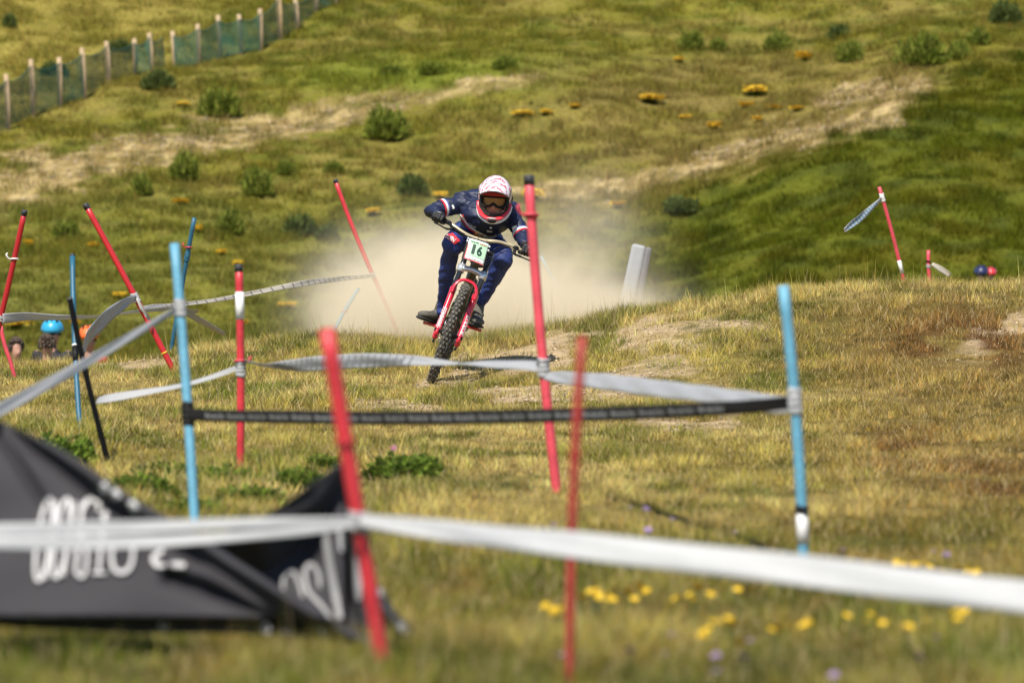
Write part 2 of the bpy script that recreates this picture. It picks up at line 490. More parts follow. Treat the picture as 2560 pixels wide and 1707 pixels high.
dirtn = [((1150, 915), (1400, 890), 26), ((1380, 845), (1900, 805), 22), ((1280, 800), (1500, 790), 16), ((1560, 935), (1700, 905), 30), ((1350, 1000), (1560, 985), 25),
         ((1620, 1060), (1820, 1062), 22), ((2440, 850), (2600, 800), 32), ((1390, 975), (1480, 965), 14), ((250, 915), (420, 900), 16), ((1350, 880), (1420, 905), 18), ((1180, 985), (1500, 1000), 20), ((1500, 850), (1760, 870), 24), ((1050, 965), (1180, 960), 14), ((900, 1010), (1100, 1015), 14)]
def near_color(x, y, z):
    """plant cover of the near slope: colour, bare-soil weight, green weight, height factor"""
    u, v = pix(x, y, z)
    n1 = fbm(x * .9 + 50, y * .5, 4); n2 = fbm(x * 3.1, y * 1.3 + 13, 3); n3 = fbm(x * 7 + 3, y * 3, 2)
    straw = np.zeros(np.shape(u) + (3,)) + np.array((0.62, 0.485, 0.215))
    c = blend(straw, (0.45, 0.375, 0.12), sst(.4, .6, n1))
    c = blend(c, (0.22, 0.23, 0.055), sst(.49, .64, n2) * .9)
    c = blend(c, (0.28, 0.19, 0.08), sst(.6, .75, n3) * .5)
    # brown heath on the right
    b = sst(1900, 2300, u + (n1 - .5) * 500) * sst(700, 800, v)
    c = blend(c, (0.36, 0.25, 0.095), b * .7)
    rb = np.exp(-(((u - 2400) / 210) ** 2 + ((v - 860) / 90) ** 2)) + np.exp(-(((u - 2480) / 160) ** 2 + ((v - 1240) / 90) ** 2)) + .7 * np.exp(-(((u - 2250) / 140) ** 2 + ((v - 1120) / 60) ** 2))
    c = blend(c, (0.22, 0.10, 0.045), rb * sst(.38, .6, n2))
    # foreground olive
    fo = sst(1130, 1480, v)
    c = blend(c, (0.30, 0.26, 0.07), fo * .7)
    c = blend(c, (0.15, 0.175, 0.035), fo * sst(.40, .60, n1) * .8)
    c = blend(c, (0.36, 0.22, 0.07), fo * sst(.56, .7, n3) * .6)
    gb = sst(1500, 1660, v) * (.35 + .65 * sst(.4, .6, n2))
    c = blend(c, (0.135, 0.165, 0.03), gb * .85)
    gr = np.exp(-(((u - 560) / 330) ** 2 + ((v - 1225) / 60) ** 2)) + np.exp(-(((u - 1010) / 130) ** 2 + ((v - 1170) / 45) ** 2)) + 1.2 * np.exp(-(((u - 2480) / 330) ** 2 + ((v - 1700) / 80) ** 2)) + .6 * np.exp(-(((u - 700) / 220) ** 2 + ((v - 1000) / 50) ** 2)) + .6 * np.exp(-(((u - 150) / 200) ** 2 + ((v - 1080) / 60) ** 2))
    c = blend(c, (0.12, 0.165, 0.028), gr * sst(.3, .55, n2) * .95)
    s = np.zeros(np.shape(u))
    for a, b2, w in dirtn:
        s = np.maximum(s, sst(1.1, .3, seg_dist(u, v, [a, b2]) / w + (n2 - .5) * 3.0 + (n3 - .5) * 1.6))
    c = c * np.array((.88, .845, .62))
    return c, s, gr, n1

def build_ground():
    dn = np.concatenate([np.linspace(4, 12, 20)[:-1], np.linspace(12, 50, 190)[:-1], np.linspace(50, 88, 40)[:-1], np.linspace(88, 140, 230)[:-1], np.linspace(140, 330, 45)])
    un = np.concatenate([np.linspace(-.9, -.115, 26)[:-1], np.linspace(-.115, .115, 230)[:-1], np.linspace(.115, .9, 26)])
    uu, yy = np.meshgrid(un, dn)
    xx = uu * np.maximum(yy, 10)
    zz = hgt(xx, yy)
    nr, nc = xx.shape
    v = np.stack([xx, yy, zz], -1).reshape(-1, 3)
    idx = np.arange(nr * nc).reshape(nr, nc)
    f = np.stack([idx[:-1, :-1], idx[:-1, 1:], idx[1:, 1:], idx[1:, :-1]], -1).reshape(-1, 4)
    cn, sn, _, _ = near_color(xx, yy, zz)
    cn = blend(cn * .5, (0.46, 0.34, 0.20), sn * (.45 + .55 * sst(.4, .6, fbm(xx * 5, yy * 5, 2))))  # ground colour darkened under the grass, painted shade for depth between blades
    cf, sf = far_color(xx, yy, zz)
    w = sst(60, 85, yy)[..., None]
    c = cn * (1 - w) + cf * w
    me = bpy.data.meshes.new('ground')
    me.vertices.add(len(v)); me.vertices.foreach_set('co', v.ravel())
    me.loops.add(f.size); me.loops.foreach_set('vertex_index', f.ravel().astype(np.int32))
    me.polygons.add(len(f)); me.polygons.foreach_set('loop_start', np.arange(0, f.size, 4, dtype=np.int32))
    me.update(calc_edges=True)
    me.polygons.foreach_set('use_smooth', np.ones(len(f), dtype=bool))
    a = me.color_attributes.new('Col', 'FLOAT_COLOR', 'POINT')
    a.data.foreach_set('color', np.concatenate([c.reshape(-1, 3), np.ones((len(v), 1))], 1).astype(np.float32).ravel())
    m = bpy.data.materials.new('hillside_soil'); m.use_nodes = True
    nt = m.node_tree; b = nt.nodes['Principled BSDF']; b.inputs['Roughness'].default_value = 0.95; b.inputs['Specular IOR Level'].default_value = 0.1
    at = nt.nodes.new('ShaderNodeAttribute'); at.attribute_name = 'Col'
    tc = nt.nodes.new('ShaderNodeTexCoord')
    n = nt.nodes.new('ShaderNodeTexNoise'); n.inputs['Scale'].default_value = 9; n.inputs['Detail'].default_value = 8; n.inputs['Roughness'].default_value = .7
    nt.links.new(tc.outputs['Object'], n.inputs['Vector'])
    mr = nt.nodes.new('ShaderNodeMapRange'); mr.inputs['From Min'].default_value = .3; mr.inputs['From Max'].default_value = .7; mr.inputs['To Min'].default_value = .55; mr.inputs['To Max'].default_value = 1.25
    nt.links.new(n.outputs['Fac'], mr.inputs['Value'])
    mx = nt.nodes.new('ShaderNodeVectorMath'); mx.operation = 'SCALE'
    nt.links.new(at.outputs['Color'], mx.inputs[0]); nt.links.new(mr.outputs[0], mx.inputs['Scale'])
    nt.links.new(mx.outputs[0], b.inputs['Base Color'])
    bp = nt.nodes.new('ShaderNodeBump'); bp.inputs['Strength'].default_value = .8; bp.inputs['Distance'].default_value = .05
    nt.links.new(n.outputs['Fac'], bp.inputs['Height']); nt.links.new(bp.outputs['Normal'], b.inputs['Normal'])
    me.materials.append(m)
    o = bpy.data.objects.new('ground', me); col.objects.link(o)
    tag(o, 'sunlit grassy mountainside with dry slope and bare earth strips', 'ground', kind='structure')
build_ground()

# ------------------------------------------------------------------ grass (one blade = one small triangle, joined as stuff)
def blades(name, x, y, h, w, lean, c, mat, label, cat):
    n = len(x)
    z = hgt(x, y) - .004
    ang = rng.uniform(0, 2 * np.pi, n); la = rng.uniform(0, 2 * np.pi, n)
    base = np.stack([x, y, z], -1)
    side = np.stack([np.cos(ang), np.sin(ang), np.zeros(n)], -1) * (w / 2)[:, None]
    tip = base + np.stack([np.cos(la) * lean * h, np.sin(la) * lean * h, h], -1)
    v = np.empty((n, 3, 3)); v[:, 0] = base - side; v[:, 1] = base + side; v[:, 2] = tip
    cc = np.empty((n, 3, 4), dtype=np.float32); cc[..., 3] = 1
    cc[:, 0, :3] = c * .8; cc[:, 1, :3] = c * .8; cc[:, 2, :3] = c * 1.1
    me = bpy.data.meshes.new(name)
    me.vertices.add(n * 3); me.vertices.foreach_set('co', v.ravel())
    me.loops.add(n * 3); me.loops.foreach_set('vertex_index', np.arange(n * 3, dtype=np.int32))
    me.polygons.add(n); me.polygons.foreach_set('loop_start', np.arange(0, n * 3, 3, dtype=np.int32))
    me.update(calc_edges=True)
    a = me.color_attributes.new('Col', 'FLOAT_COLOR', 'POINT'); a.data.foreach_set('color', cc.ravel())
    me.materials.append(mat)
    o = bpy.data.objects.new(name, me); col.objects.link(o)
    tag(o, label, cat, kind='stuff')
    return o

def near_grass(n=1150000):
    t = rng.random(n)
    y = np.where(rng.random(n) < .62, 9.5 * (50 / 9.5) ** t, 26 + 24 * t)
    x = rng.uniform(-.112, .112, n) * y
    z = hgt(x, y)
    c, s, gr, n1 = near_color(x, y, z)
    keep = (rng.random(n) > s * .86) & ~((np.abs(x - _wx) < .05) & (np.abs(y - _wy) < .12))
    clump = fbm(x * 6 + 7, y * 6, 2)
    keep &= rng.random(n) < np.clip(.35 + (clump - .35) * 3, .25, 1)
    x, y, c, gr, n1, clump = x[keep], y[keep], c[keep], gr[keep], n1[keep], clump[keep]
    n = len(x)
    fg = sst(24, 14, y); crest = np.exp(-((y - 43) / 3.5) ** 2)
    h = .018 + .024 * n1 + .026 * fg + .02 * crest + .03 * np.clip(gr, 0, 1) * rng.random(n)
    tuss = fbm(x * 2.6 + 31, y * 2.0 + 4, 3)
    h *= rng.uniform(.5, 1.5, n) * (.7 + .7 * clump) * (.6 + (.95 - .4 * fg) * sst(.36, .70, tuss))
    tall = rng.random(n) < (.004 + .012 * fg + .02 * crest)
    h = np.where(tall, h * rng.uniform(1.6, 2.8, n), h)
    w = (.0026 + .00006 * y) * rng.uniform(.7, 1.4, n) * (1 + .8 * np.clip(gr, 0, 1))
    w = np.where(tall, w * .75, w)
    lean = rng.uniform(.1, 1.1, n) * np.where(tall, .4, 1)
    k = rng.uniform(.62, 1.4, n)[:, None]
    hue = rng.normal(0, .10, (n, 3)) * np.array((1, .6, .5)) + 1
    n4 = fbm(x * 13 + 2, y * 9, 2)
    c = c * k * hue * (.55 + .9 * sst(.25, .75, n4))[:, None] * (.75 + .45 * sst(.3, .7, tuss))[:, None]
    dry = rng.random(n) < .16
    c[dry] = np.array((.55, .43, .22)) * rng.uniform(.8, 1.15, (dry.sum(), 1))
    c = np.clip(c, .005, .8)
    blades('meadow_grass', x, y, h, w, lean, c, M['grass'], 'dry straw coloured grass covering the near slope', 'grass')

def far_grass(n=800000):
    y = rng.uniform(84, 138, n); x = rng.uniform(-.108, .108, n) * y
    z = hgt(x, y)
    c, s = far_color(x, y, z)
    cl = fbm(x * 2.2 + 70, y * 2.2, 3)
    keep = (rng.random(n) > s * .9) & (rng.random(n) < np.clip(.3 + (cl - .35) * 3.5, .12, 1))
    x, y, c, cl = x[keep], y[keep], c[keep], cl[keep]
    n = len(x)
    h = rng.uniform(.05, .16, n) * (.55 + 1.1 * sst(.4, .75, cl)); w = rng.uniform(.010, .024, n)
    c = np.clip(c * rng.uniform(.7, 1.35, (n, 1)) * (1 + rng.normal(0, .08, (n, 3))), .004, .7)
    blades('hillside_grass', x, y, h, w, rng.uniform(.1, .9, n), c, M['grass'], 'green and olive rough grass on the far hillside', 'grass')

near_grass(); far_grass()

# ------------------------------------------------------------------ loose stones on the bare soil
def stones(name, n, y0, y1, size, fn, label):
    y = rng.uniform(y0, y1, n * 40); x = rng.uniform(-.108, .108, n * 40) * y; z = hgt(x, y)
    r = fn(x, y, z); w = r[1]
    k = np.nonzero(rng.random(len(x)) < np.clip(w, 0, 1) * .9)[0][:n]
    base = np.array([(1, 0, 0), (0, 1, 0), (-1, 0, 0), (0, -1, 0), (.1, .05, 1), (0, 0, -.6), (.6, .6, .45), (-.5, .5, .5), (-.55, -.5, .4), (.5, -.6, .5)])
    tri = [(0, 6, 4), (6, 1, 4), (1, 7, 4), (7, 2, 4), (2, 8, 4), (8, 3, 4), (3, 9, 4), (9, 0, 4), (0, 1, 6), (1, 2, 7), (2, 3, 8), (3, 0, 9), (1, 0, 5), (2, 1, 5), (3, 2, 5), (0, 3, 5)]
    V = []; T = []; C = []
    for i in k:
        sc = size * rng.uniform(.4, 1) ** 2 * 1.3; a = rng.uniform(0, 6.28); ca, sa = math.cos(a), math.sin(a)
        q = base * rng.uniform(.75, 1.25, base.shape) * np.array((1, .75, .6)) * sc
        q = np.stack([q[:, 0] * ca - q[:, 1] * sa, q[:, 0] * sa + q[:, 1] * ca, q[:, 2]], -1) + np.array((x[i], y[i], z[i] + sc * .15))
        b = len(V); V += q.tolist(); T += [tuple(b + t for t in tt) for tt in tri]
        C += [np.array((.42, .33, .22)) * rng.uniform(.55, 1.2)] * len(base)
    me = bpy.data.meshes.new(name); me.from_pydata(V, [], T)
    a = me.color_attributes.new('Col', 'FLOAT_COLOR', 'POINT')
    a.data.foreach_set('color', np.concatenate([np.array(C), np.ones((len(C), 1))], 1).astype(np.float32).ravel())
    me.materials.append(M['stone']); me.update()
    o = bpy.data.objects.new(name, me); col.objects.link(o); tag(o, label, 'stones', kind='stuff')
M['stone'] = leafy('pale_stone', trans=0.0)
stones('loose_stones', 1500, 88, 136, .042, far_color, 'pale stones scattered along the bare earth strips of the far hillside')
stones('track_stones', 1300, 17, 46, .014, near_color, 'small pale stones on the worn earth of the near slope')

# ------------------------------------------------------------------ bushes, weeds, flowers
def leaf_mesh(name, n, rx, rz, size, colors, seed, up=.6, broad=.28, hollow=.35):
    """a crown of many small pointed leaves in a dome, unit scale"""
    r = np.random.default_rng(seed)
    v = []; c = []; f = []
    lobes = [(r.normal(0, .36, 2), r.uniform(.5, .9)) for _ in range(7)]
    for i in range(n):
        (lx, ly), lr = lobes[r.integers(0, 7)]
        a = r.uniform(0, 2 * np.pi); e = np.arcsin(r.uniform(0, 1)); q = lr * r.uniform(hollow, 1) ** .6
        p = np.array((lx * .6 + q * .75 * np.cos(a) * np.cos(e), ly * .6 + q * .75 * np.sin(a) * np.cos(e), q * np.sin(e) * 1.05 + .02)) * np.array((rx, rx, rz))
        out = np.array((np.cos(a) * np.cos(e), np.sin(a) * np.cos(e), np.sin(e) + up)); out /= np.linalg.norm(out)
        out += r.normal(0, .3, 3); out /= np.linalg.norm(out)
        sd = np.cross(out, r.normal(0, 1, 3)); sd /= np.linalg.norm(sd)
        L = size * r.uniform(.6, 1.4); b = len(v)
        v += [p - out * L * .3, p + sd * L * broad + out * L * .15, p + out * L, p - sd * L * broad + out * L * .15]
        f.append((b, b + 1, b + 2, b + 3))
        cc = np.array(colors[r.integers(0, len(colors))]) * r.uniform(.7, 1.3)
        c += [cc] * 4
    me = bpy.data.meshes.new(name); me.from_pydata([tuple(q) for q in v], [], f)
    a = me.color_attributes.new('Col', 'FLOAT_COLOR', 'POINT')
    a.data.foreach_set('color', np.concatenate([np.array(c), np.ones((len(c), 1))], 1).astype(np.float32).ravel())
    me.materials.append(M['leaf']); me.update()
    return me

def stem_mesh(name, n, h, spread, r0=.012):
    mb = MB()
    for k in range(n):
        a = k * 2.4
        mb.tube([(0, 0, -.15), (math.cos(a) * spread * .4, math.sin(a) * spread * .4, h * .5), (math.cos(a) * spread, math.sin(a) * spread, h)], [r0, r0 * .8, r0 * .4], 5)
    me = bpy.data.meshes.new(name); me.from_pydata([tuple(q) for q in mb.v], [], mb.f); me.materials.append(M['stem']); me.update()
    return me

def plant(name, parts, loc, scale, rz, label, cat, group=None):
    root = empty(name, loc, label, cat, group)
    root.rotation_euler = (0, 0, rz); root.scale = scale
    for pn, me in parts:
        o = bpy.data.objects.new(pn, me); col.objects.link(o); o.parent = root; origin[o] = Vector(loc)
    return root

gorse = [leaf_mesh('foliage', 1500, .5, .62, .13, [(.15, .185, .026), (.19, .225, .034), (.10, .135, .022), (.24, .25, .05)], 3 + k, up=.9, broad=.16) for k in range(4)]
gorse_d = [leaf_mesh('foliage', 1300, .5, .55, .13, [(.10, .13, .035), (.12, .15, .045), (.075, .10, .03)], 13 + k, up=.8, broad=.18) for k in range(3)]
gstem = stem_mesh('stems', 7, .35, .2)
BUSH = [  # display px centre x, base y, width, height, dark?, label
    (500, 268, 92, 66, 0, 'rounded dark green gorse bush below the netting fence'),
    (877, 322, 112, 72, 0, 'widest bushy gorse below the bare earth strip, above the rider'),
    (422, 416, 86, 68, 0, 'dark gorse bush touching the lower edge of the left earth strip'),
    (325, 448, 72, 50, 0, 'smaller gorse bush just left of the one touching the earth strip'),
    (592, 450, 84, 66, 0, 'bright green gorse bush above and right of the light blue pole top'),
    (655, 403, 52, 34, 0, 'small low gorse bush up slope of the bright green one'),
    (770, 398, 54, 28, 0, 'low gorse tuft above the leaning far red pole'),
    (537, 540, 88, 60, 0, 'dark rounded gorse bush above the capped upright red pole'),
    (160, 548, 68, 44, 0, 'small gorse bush between the two left leaning red poles'),
    (690, 540, 90, 52, 1, 'grey green bush left of the leaning far red pole foot'),
    (755, 552, 60, 46, 1, 'small grey green bush fading into the left edge of the dust'),
    (950, 452, 92, 56, 1, 'dull grey green bush directly left of the rider helmet'),
    (370, 206, 96, 48, 1, 'low bush at the foot of the netting fence'),
    (1595, 116, 66, 42, 0, 'leftmost bush of the row along the top right slope'),
    (1650, 118, 54, 30, 0, 'low bush second from left in the top right row'),
    (1785, 122, 94, 50, 0, 'broad bush in the middle of the top right row'),
    (1950, 142, 78, 50, 0, 'dark compact bush beside the yellow clump in the top right row'),
    (2125, 152, 125, 70, 0, 'largest dark bush at the top right above the earth patch'),
    (2198, 138, 62, 46, 0, 'small dark bush against the right side of the largest one'),
    (2240, 104, 78, 42, 0, 'flat dark bush up slope of the largest top right bush'),
    (1930, 90, 64, 36, 1, 'dull bush up slope of the compact dark one'),
    (2310, 58, 90, 62, 1, 'bush at the very top right corner of the slope'),
    (1560, 492, 100, 48, 1, 'dark bush at the left end of the heath, right of the dust'),
    (20, 64, 46, 34, 1, 'lone bush in the pale grass at the top left corner'),
    (900, 175, 60, 26, 0, 'low bush in the bright green belt, left'),
    (985, 172, 70, 28, 0, 'low wide bush in the bright green belt, middle'),
    (1160, 160, 74, 30, 0, 'low bush in the bright green belt, right'),
    (280, 120, 60, 30, 1, 'low shrub just above the netting fence, centre left'),
    (120, 175, 70, 40, 1, 'low shrub close above the netting fence, far left'),
]
for k, (bx, by, bw, bh, dk, lb) in enumerate(BUSH):
    px, py = D(bx, by)
    p = hit(px, py)
    s = p.y / F * 1.0884
    me = (gorse_d if dk else gorse)[k % (3 if dk else 4)]
    plant('gorse_bush', [('foliage', me), ('stems', gstem)], p, (bw * s * 1.0, bw * s * 1.0, bh * s * 1.75), k * 1.3, lb, 'bush', 'bushes on the far hillside')

blossom = []
for k in range(2):
    r = np.random.default_rng(40 + k); mb = MB()
    for i in range(260):
        a = r.uniform(0, 6.28); q = r.uniform(0, 1) ** .6 * .55
        c = Vector((math.cos(a) * q, math.sin(a) * q, r.uniform(.45, 1.1)))
        n = Vector(r.normal(0, .5, 3)) + Vector((0, -.3, 1)); n.normalize(); X = n.orthogonal().normalized() * .06; Y = n.cross(X)
        b = len(mb.v); mb.v += [c - X - Y, c + X - Y, c + X + Y, c - X + Y]; mb.f.append((b, b + 1, b + 2, b + 3))
    me = bpy.data.meshes.new('blossoms'); me.from_pydata([tuple(q) for q in mb.v], [], mb.f); me.materials.append(M['petal']); blossom.append(me)
clumpleaf = leaf_mesh('foliage', 200, .40, .55, .2, [(.09, .12, .02), (.07, .10, .02)], 77)
YEL = [(1735, 221, 52, 20), (1497, 238, 62, 18), (1640, 301, 38, 18), (1715, 252, 36, 15), (1845, 144, 38, 22), (1560, 145, 30, 12), (1225, 462, 56, 24), (1012, 458, 32, 15),
       (858, 496, 38, 15), (455, 536, 28, 16), (415, 472, 42, 14), (1420, 480, 36, 15), (1740, 283, 30, 13), (1575, 277, 30, 11), (1200, 270, 52, 14), (1255, 266, 32, 12), (1320, 251, 28, 11),
       (65, 572, 22, 18), (215, 572, 28, 13), (510, 587, 32, 13), (548, 615, 28, 15), (275, 688, 30, 14), (45, 757, 70, 22), (172, 752, 34, 14), (1775, 255, 38, 12), (1830, 257, 34, 11), (560, 755, 30, 18), (660, 712, 45, 15), (420, 245, 30, 10)]
def clump_where(px, py):
    if px < 760: return 'beyond the left red and blue poles' if py > 480 else 'between the netting fence and the earth strip'
    if px < 1130: return 'just left of the rider'
    if px < 1500: return 'right above the rider' if py < 400 else 'beside the tall pinkish red pole top'
    if py > 420: return 'at the right edge of the dust'
    return 'in the dry brown area at the upper right' if py > 180 else 'among the top right bushes'
for k, (bx, by, bw, bh) in enumerate(YEL):
    px, py = D(bx, by); p = hit(px, py); s = p.y / F * 1.0884
    plant('flower_clump', [('foliage', clumpleaf), ('blossoms', blossom[k % 2])], p, (bw * s, bw * s * .8, bh * s * 1.05), k * .9,
          'flat clump of yellow blossom ' + clump_where(px, py), 'flowers', 'yellow clumps on the far hillside')

# broad-leaved weeds on the near slope
weedm = [leaf_mesh('foliage', 1300, .55, .5, .065, [(.15, .22, .03), (.11, .17, .026), (.21, .25, .05), (.08, .12, .022)], 90 + k, up=.4, broad=.34) for k in range(3)]
wstem = stem_mesh('stems', 9, .4, .3, .01)
WEED = [  # px, py of foot, distance, width px, height px, label
    (120, 1165, 24.5, 210, 95, 'leafy green shrub between the banner peak and the black pole'),
    (215, 1150, 25.5, 70, 70, 'small leafy plant against the foot of the black pole'),
    (400, 1205, 22.5, 190, 55, 'low leafy weeds just left of the light blue pole foot'),
    (560, 1215, 22.5, 230, 62, 'low leafy weeds below the upright capped red pole'),
    (730, 1225, 22, 180, 60, 'low leafy weeds left of the banner right peak'),
    (640, 1265, 20.5, 210, 60, 'low bright weeds above the white tape, by the banner'),
    (985, 1195, 22, 190, 75, 'dark weeds with a pink thistle, right of the banner peak'),
    (1075, 1190, 22.3, 100, 60, 'small weed patch at the right end beside the thistle weeds'),
    (2420, 1715, 12.6, 330, 90, 'bright green leafy weeds at the bottom right corner'),
    (2250, 1725, 12.4, 170, 60, 'smaller green weeds left of the bottom right corner weeds'),
    (330, 1240, 22, 220, 60, 'low weeds along the banner hem, left of the light blue pole'),
    (820, 1175, 24, 110, 45, 'small weeds left of the near red pole shaft'),
    (470, 1290, 19.6, 200, 50, 'low weeds around the light blue pole foot'),
]
for k, (px, py, d, wp, hp, lb) in enumerate(WEED):
    p = hit(px, py, 11.0, 45.0) if py < 1690 else G((px - 1280) * d / F, d)
    s = p.y / F
    plant('leafy_weed', [('foliage', weedm[k % 3]), ('stems', wstem)], p, (wp * s * 1.15, wp * s * 1.2, hp * s * 2.0), k * 1.1, lb, 'weed', 'broad-leaved weeds on the near slope')

# wildflowers near the camera
def flower_meshes(seed, mat, heads):
    r = np.random.default_rng(seed); mb = MB(); st = MB()
    for i in range(heads):
        c = Vector((r.normal(0, .35) if i else 0, r.normal(0, .35) if i else 0, 1 + r.uniform(-.2, .15)))
        st.tube([(c.x * .1, c.y * .1, -12), (c.x * .4, c.y * .4, -5), tuple(c - Vector((0, 0, .1)))], [.07, .06, .05], 5)
        n = Vector((r.normal(0, .4), -.6 + r.normal(0, .4), 1)).normalized(); X = n.orthogonal().normalized(); Y = n.cross(X)
        mb.ell(c, (X * .16, Y * .16, n * .1), 8, 5)
        for k in range(9):
            a = k * 2 * math.pi / 9; dr = X * math.cos(a) + Y * math.sin(a); sd = n.cross(dr) * .1
            b = len(mb.v); mb.v += [c + dr * .1 - sd, c + dr * .1 + sd, c + dr * .46 + sd * .8 - n * .08, c + dr * .5 - sd * .8 - n * .08]; mb.f.append((b, b + 1, b + 2, b + 3))
    out = []
    for nm, q, mt in (('stem', st, M['stem']), ('flower_head', mb, mat)):
        me = bpy.data.meshes.new(nm); me.from_pydata([tuple(v) for v in q.v], [], q.f); me.materials.append(mt); me.update(); out.append((nm, me))
    return out
yf = [flower_meshes(s, M['petal'], h) for s, h in ((1, 1), (2, 3), (3, 2))]
pf = [flower_meshes(s, M['purple'], h) for s, h in ((4, 1), (5, 2))]
def flower_label(c, px, py):
    if py < 1200: where = 'alone in the dry grass right of the right light blue pole'
    elif py < 1420 and px < 1700: where = 'in the grass above the white tape, right of the rust red pole'
    elif py < 1410 and px < 2100: where = 'close to the foot of the right light blue pole'
    elif py < 1450: where = 'just above the white tape near the right edge'
    elif px < 1300: where = 'in the grass between the near red pole and the rust red pole'
    elif px < 1660: where = 'below the white tape close to the rust red pole'
    elif px < 1900: where = 'below the white tape in the middle of the bottom right meadow'
    elif px < 2200: where = 'below the white tape under the right light blue pole'
    else: where = 'below the white tape near the right edge'
    return c + ' wildflower ' + where
YF = [(10, 900, 2), (85, 915, 1), (190, 860, 1), (225, 830, 0), (330, 870, 1), (350, 820, 0), (420, 830, 1), (500, 830, 1), (497, 1000, 0), (660, 865, 0), (755, 810, 2), (820, 845, 0), (860, 980, 1), (930, 990, 1), (800, 1015, 0), (1120, 1020, 0), (1295, 980, 2),
      (1575, 980, 0), (1660, 985, 0), (1785, 1005, 2), (1865, 1015, 0), (2010, 930, 0), (2055, 930, 1), (1730, 690, 2), (1790, 715, 1), (1840, 700, 1), (1895, 710, 0), (1965, 750, 0), (2135, 765, 0), (1200, 690, 1), (1245, 692, 1), (1300, 690, 1), (965, 1080, 2), (950, 822, 0), (1590, 45, 0), (-260, 790, 0), (640, 865, 0), (1490, 950, 0)]
rj = random.Random(5)
YF += [(a + rj.uniform(-75, 75), b + rj.uniform(-40, 40), rj.choice((0, 1, 2))) for a, b, t in YF[:32] if b > 600 and rj.random() < .75]
for k, (cx, cy, t) in enumerate(YF):
    px, py = 1360 + cx / 1.96, 1050 + cy / 1.96
    d = float(np.interp(py, [1050, 1400, 1480, 1560, 1610], [25, 17.2, 15.2, 13.6, 13.0])); p = P(px, py, d); s = .027 * (d / 14) ** .5
    plant('wildflower', yf[t], p - Vector((0, 0, s)), (s, s, s), k * 1.7, flower_label('yellow', px, py), 'flower', 'yellow wildflowers in the foreground')
PF = [(425, 430), (508, 432), (630, 485), (35, 505), (935, 550), (1470, 635), (1910, 645), (1960, 655), (625, 1050), (430, 1120), (595, 1145), (835, 1150), (1010, 1080), (985, 1150), (700, 1235), (1420, 1245), (90, 1150), (1835, 1155), (1925, 1065), (515, 535), (850, 1230)]
for k, (cx, cy) in enumerate(PF):
    px, py = 1360 + cx / 1.96, 1050 + cy / 1.96
    d = float(np.interp(py, [1260, 1330, 1400, 1590, 1690], [20, 18.5, 17.2, 13.2, 12.2])); p = P(px, py, d); s = .024 * (d / 14) ** .5
    plant('wildflower', pf[k % 2], p - Vector((0, 0, s)), (s, s, s), k * 1.7, flower_label('pale purple', px, py), 'flower', 'purple wildflowers in the foreground')
p = P(985, 1120, 22)
plant('thistle', flower_meshes(9, principled('thistle_pink', (.30, .09, .17), .7), 1), p - Vector((0, 0, .026)), (.026, .026, .026), 0, 'single pink thistle head above the dark weeds by the banner', 'flower')

# ------------------------------------------------------------------ gate poles
def gate_pole(label, top, base, dia, mat, cap=None, rings=(), sleeves=(), clips=(), sink=.25, name='gate_pole'):
    """top/base = (px, py, d); extras placed by fraction 0 (top) .. 1 (base)"""
    a, b = P(*top), P(*base)
    gz = float(hgt(b.x, b.y))
    t = (a - b).normalized()
    # run on to the ground and into it
    foot = b - t * max(0, (b.z - gz) / max(t.z, .2)) - t * sink
    gpt = b - t * max(0, (b.z - gz) / max(t.z, .2))
    root = empty(name, (gpt.x, gpt.y, gz), label, 'pole', 'course marking poles')
    r = dia / 2
    n = 14
    pts = []
    rb = random.Random(int(top[0] * 7 + top[1])); bow = Vector((rb.uniform(-.011, .011), rb.uniform(-.008, .008), 0))
    at = lambda q: a.lerp(b, q) + bow * (4 * q * (1 - min(q, 1.2)))
    qf = (a - foot).length / (a - b).length
    for i in range(n + 1):
        pts.append(at((1 - i / n) * qf))
    MB().tube(pts, r, 16).build('shaft', mat, root)
    if cap:
        MB().tube([a - t * cap, a - t * cap, a, a + t * .004, a + t * .006], [r, r * 1.09, r * 1.09, r * .9, r * .3], 16).build('cap', M['cap'], root)
    for q0, q1, m in sleeves:
        MB().tube([at(q0), at(q0 + (q1 - q0) * .5), at(q1)], r * 1.10, 16).build('sleeve', m, root)
    for q, w, m in rings:      # wraps of knotted tape
        mb = MB(); c = at(q)
        for k in range(4):
            ph = k * 1.9; tl = (Vector((math.cos(ph), math.sin(ph), 0)) * .28 + t).normalized()
            X = tl.orthogonal().normalized(); Y = tl.cross(X)
            loop = [c + t * (w * (k / 3 - .5)) + (X * math.cos(s) + Y * math.sin(s)) * r * (1.18 + .06 * math.sin(3 * s + k)) for s in np.linspace(0, 6.2832, 17)]
            mb.tube(loop, [(w * .24, r * .16)] * 17, 6, up=tl)
        mb.build('tape_wrap', m, root)
    for q, m, sd in clips:     # plastic hook clip
        c = at(q); X = Vector((1, 0, 0)); Y = Vector((0, -1, 0))
        pts = [c + X * (math.cos(s) * r * 1.35) + Y * (math.sin(s) * r * 1.35) + t * .004 * math.sin(s) for s in np.linspace(-.6, 3.5, 12)]
        if sd < 0: pts += [pts[-1] + Vector((-r * .9, -.01, r * .5)), pts[-1] + Vector((-r * 1.5, -.015, r * 1.6)), pts[-1] + Vector((-r * 1.1, -.01, r * 2.2))]
        else: pts = [pts[0] + Vector((r * 1.5, -.01, r * 1.4)), pts[0] + Vector((r * .9, -.01, r * .3))] + pts
        MB().tube(catmull(pts, 3), r * .3, 8).build('clip', m, root)
    return root

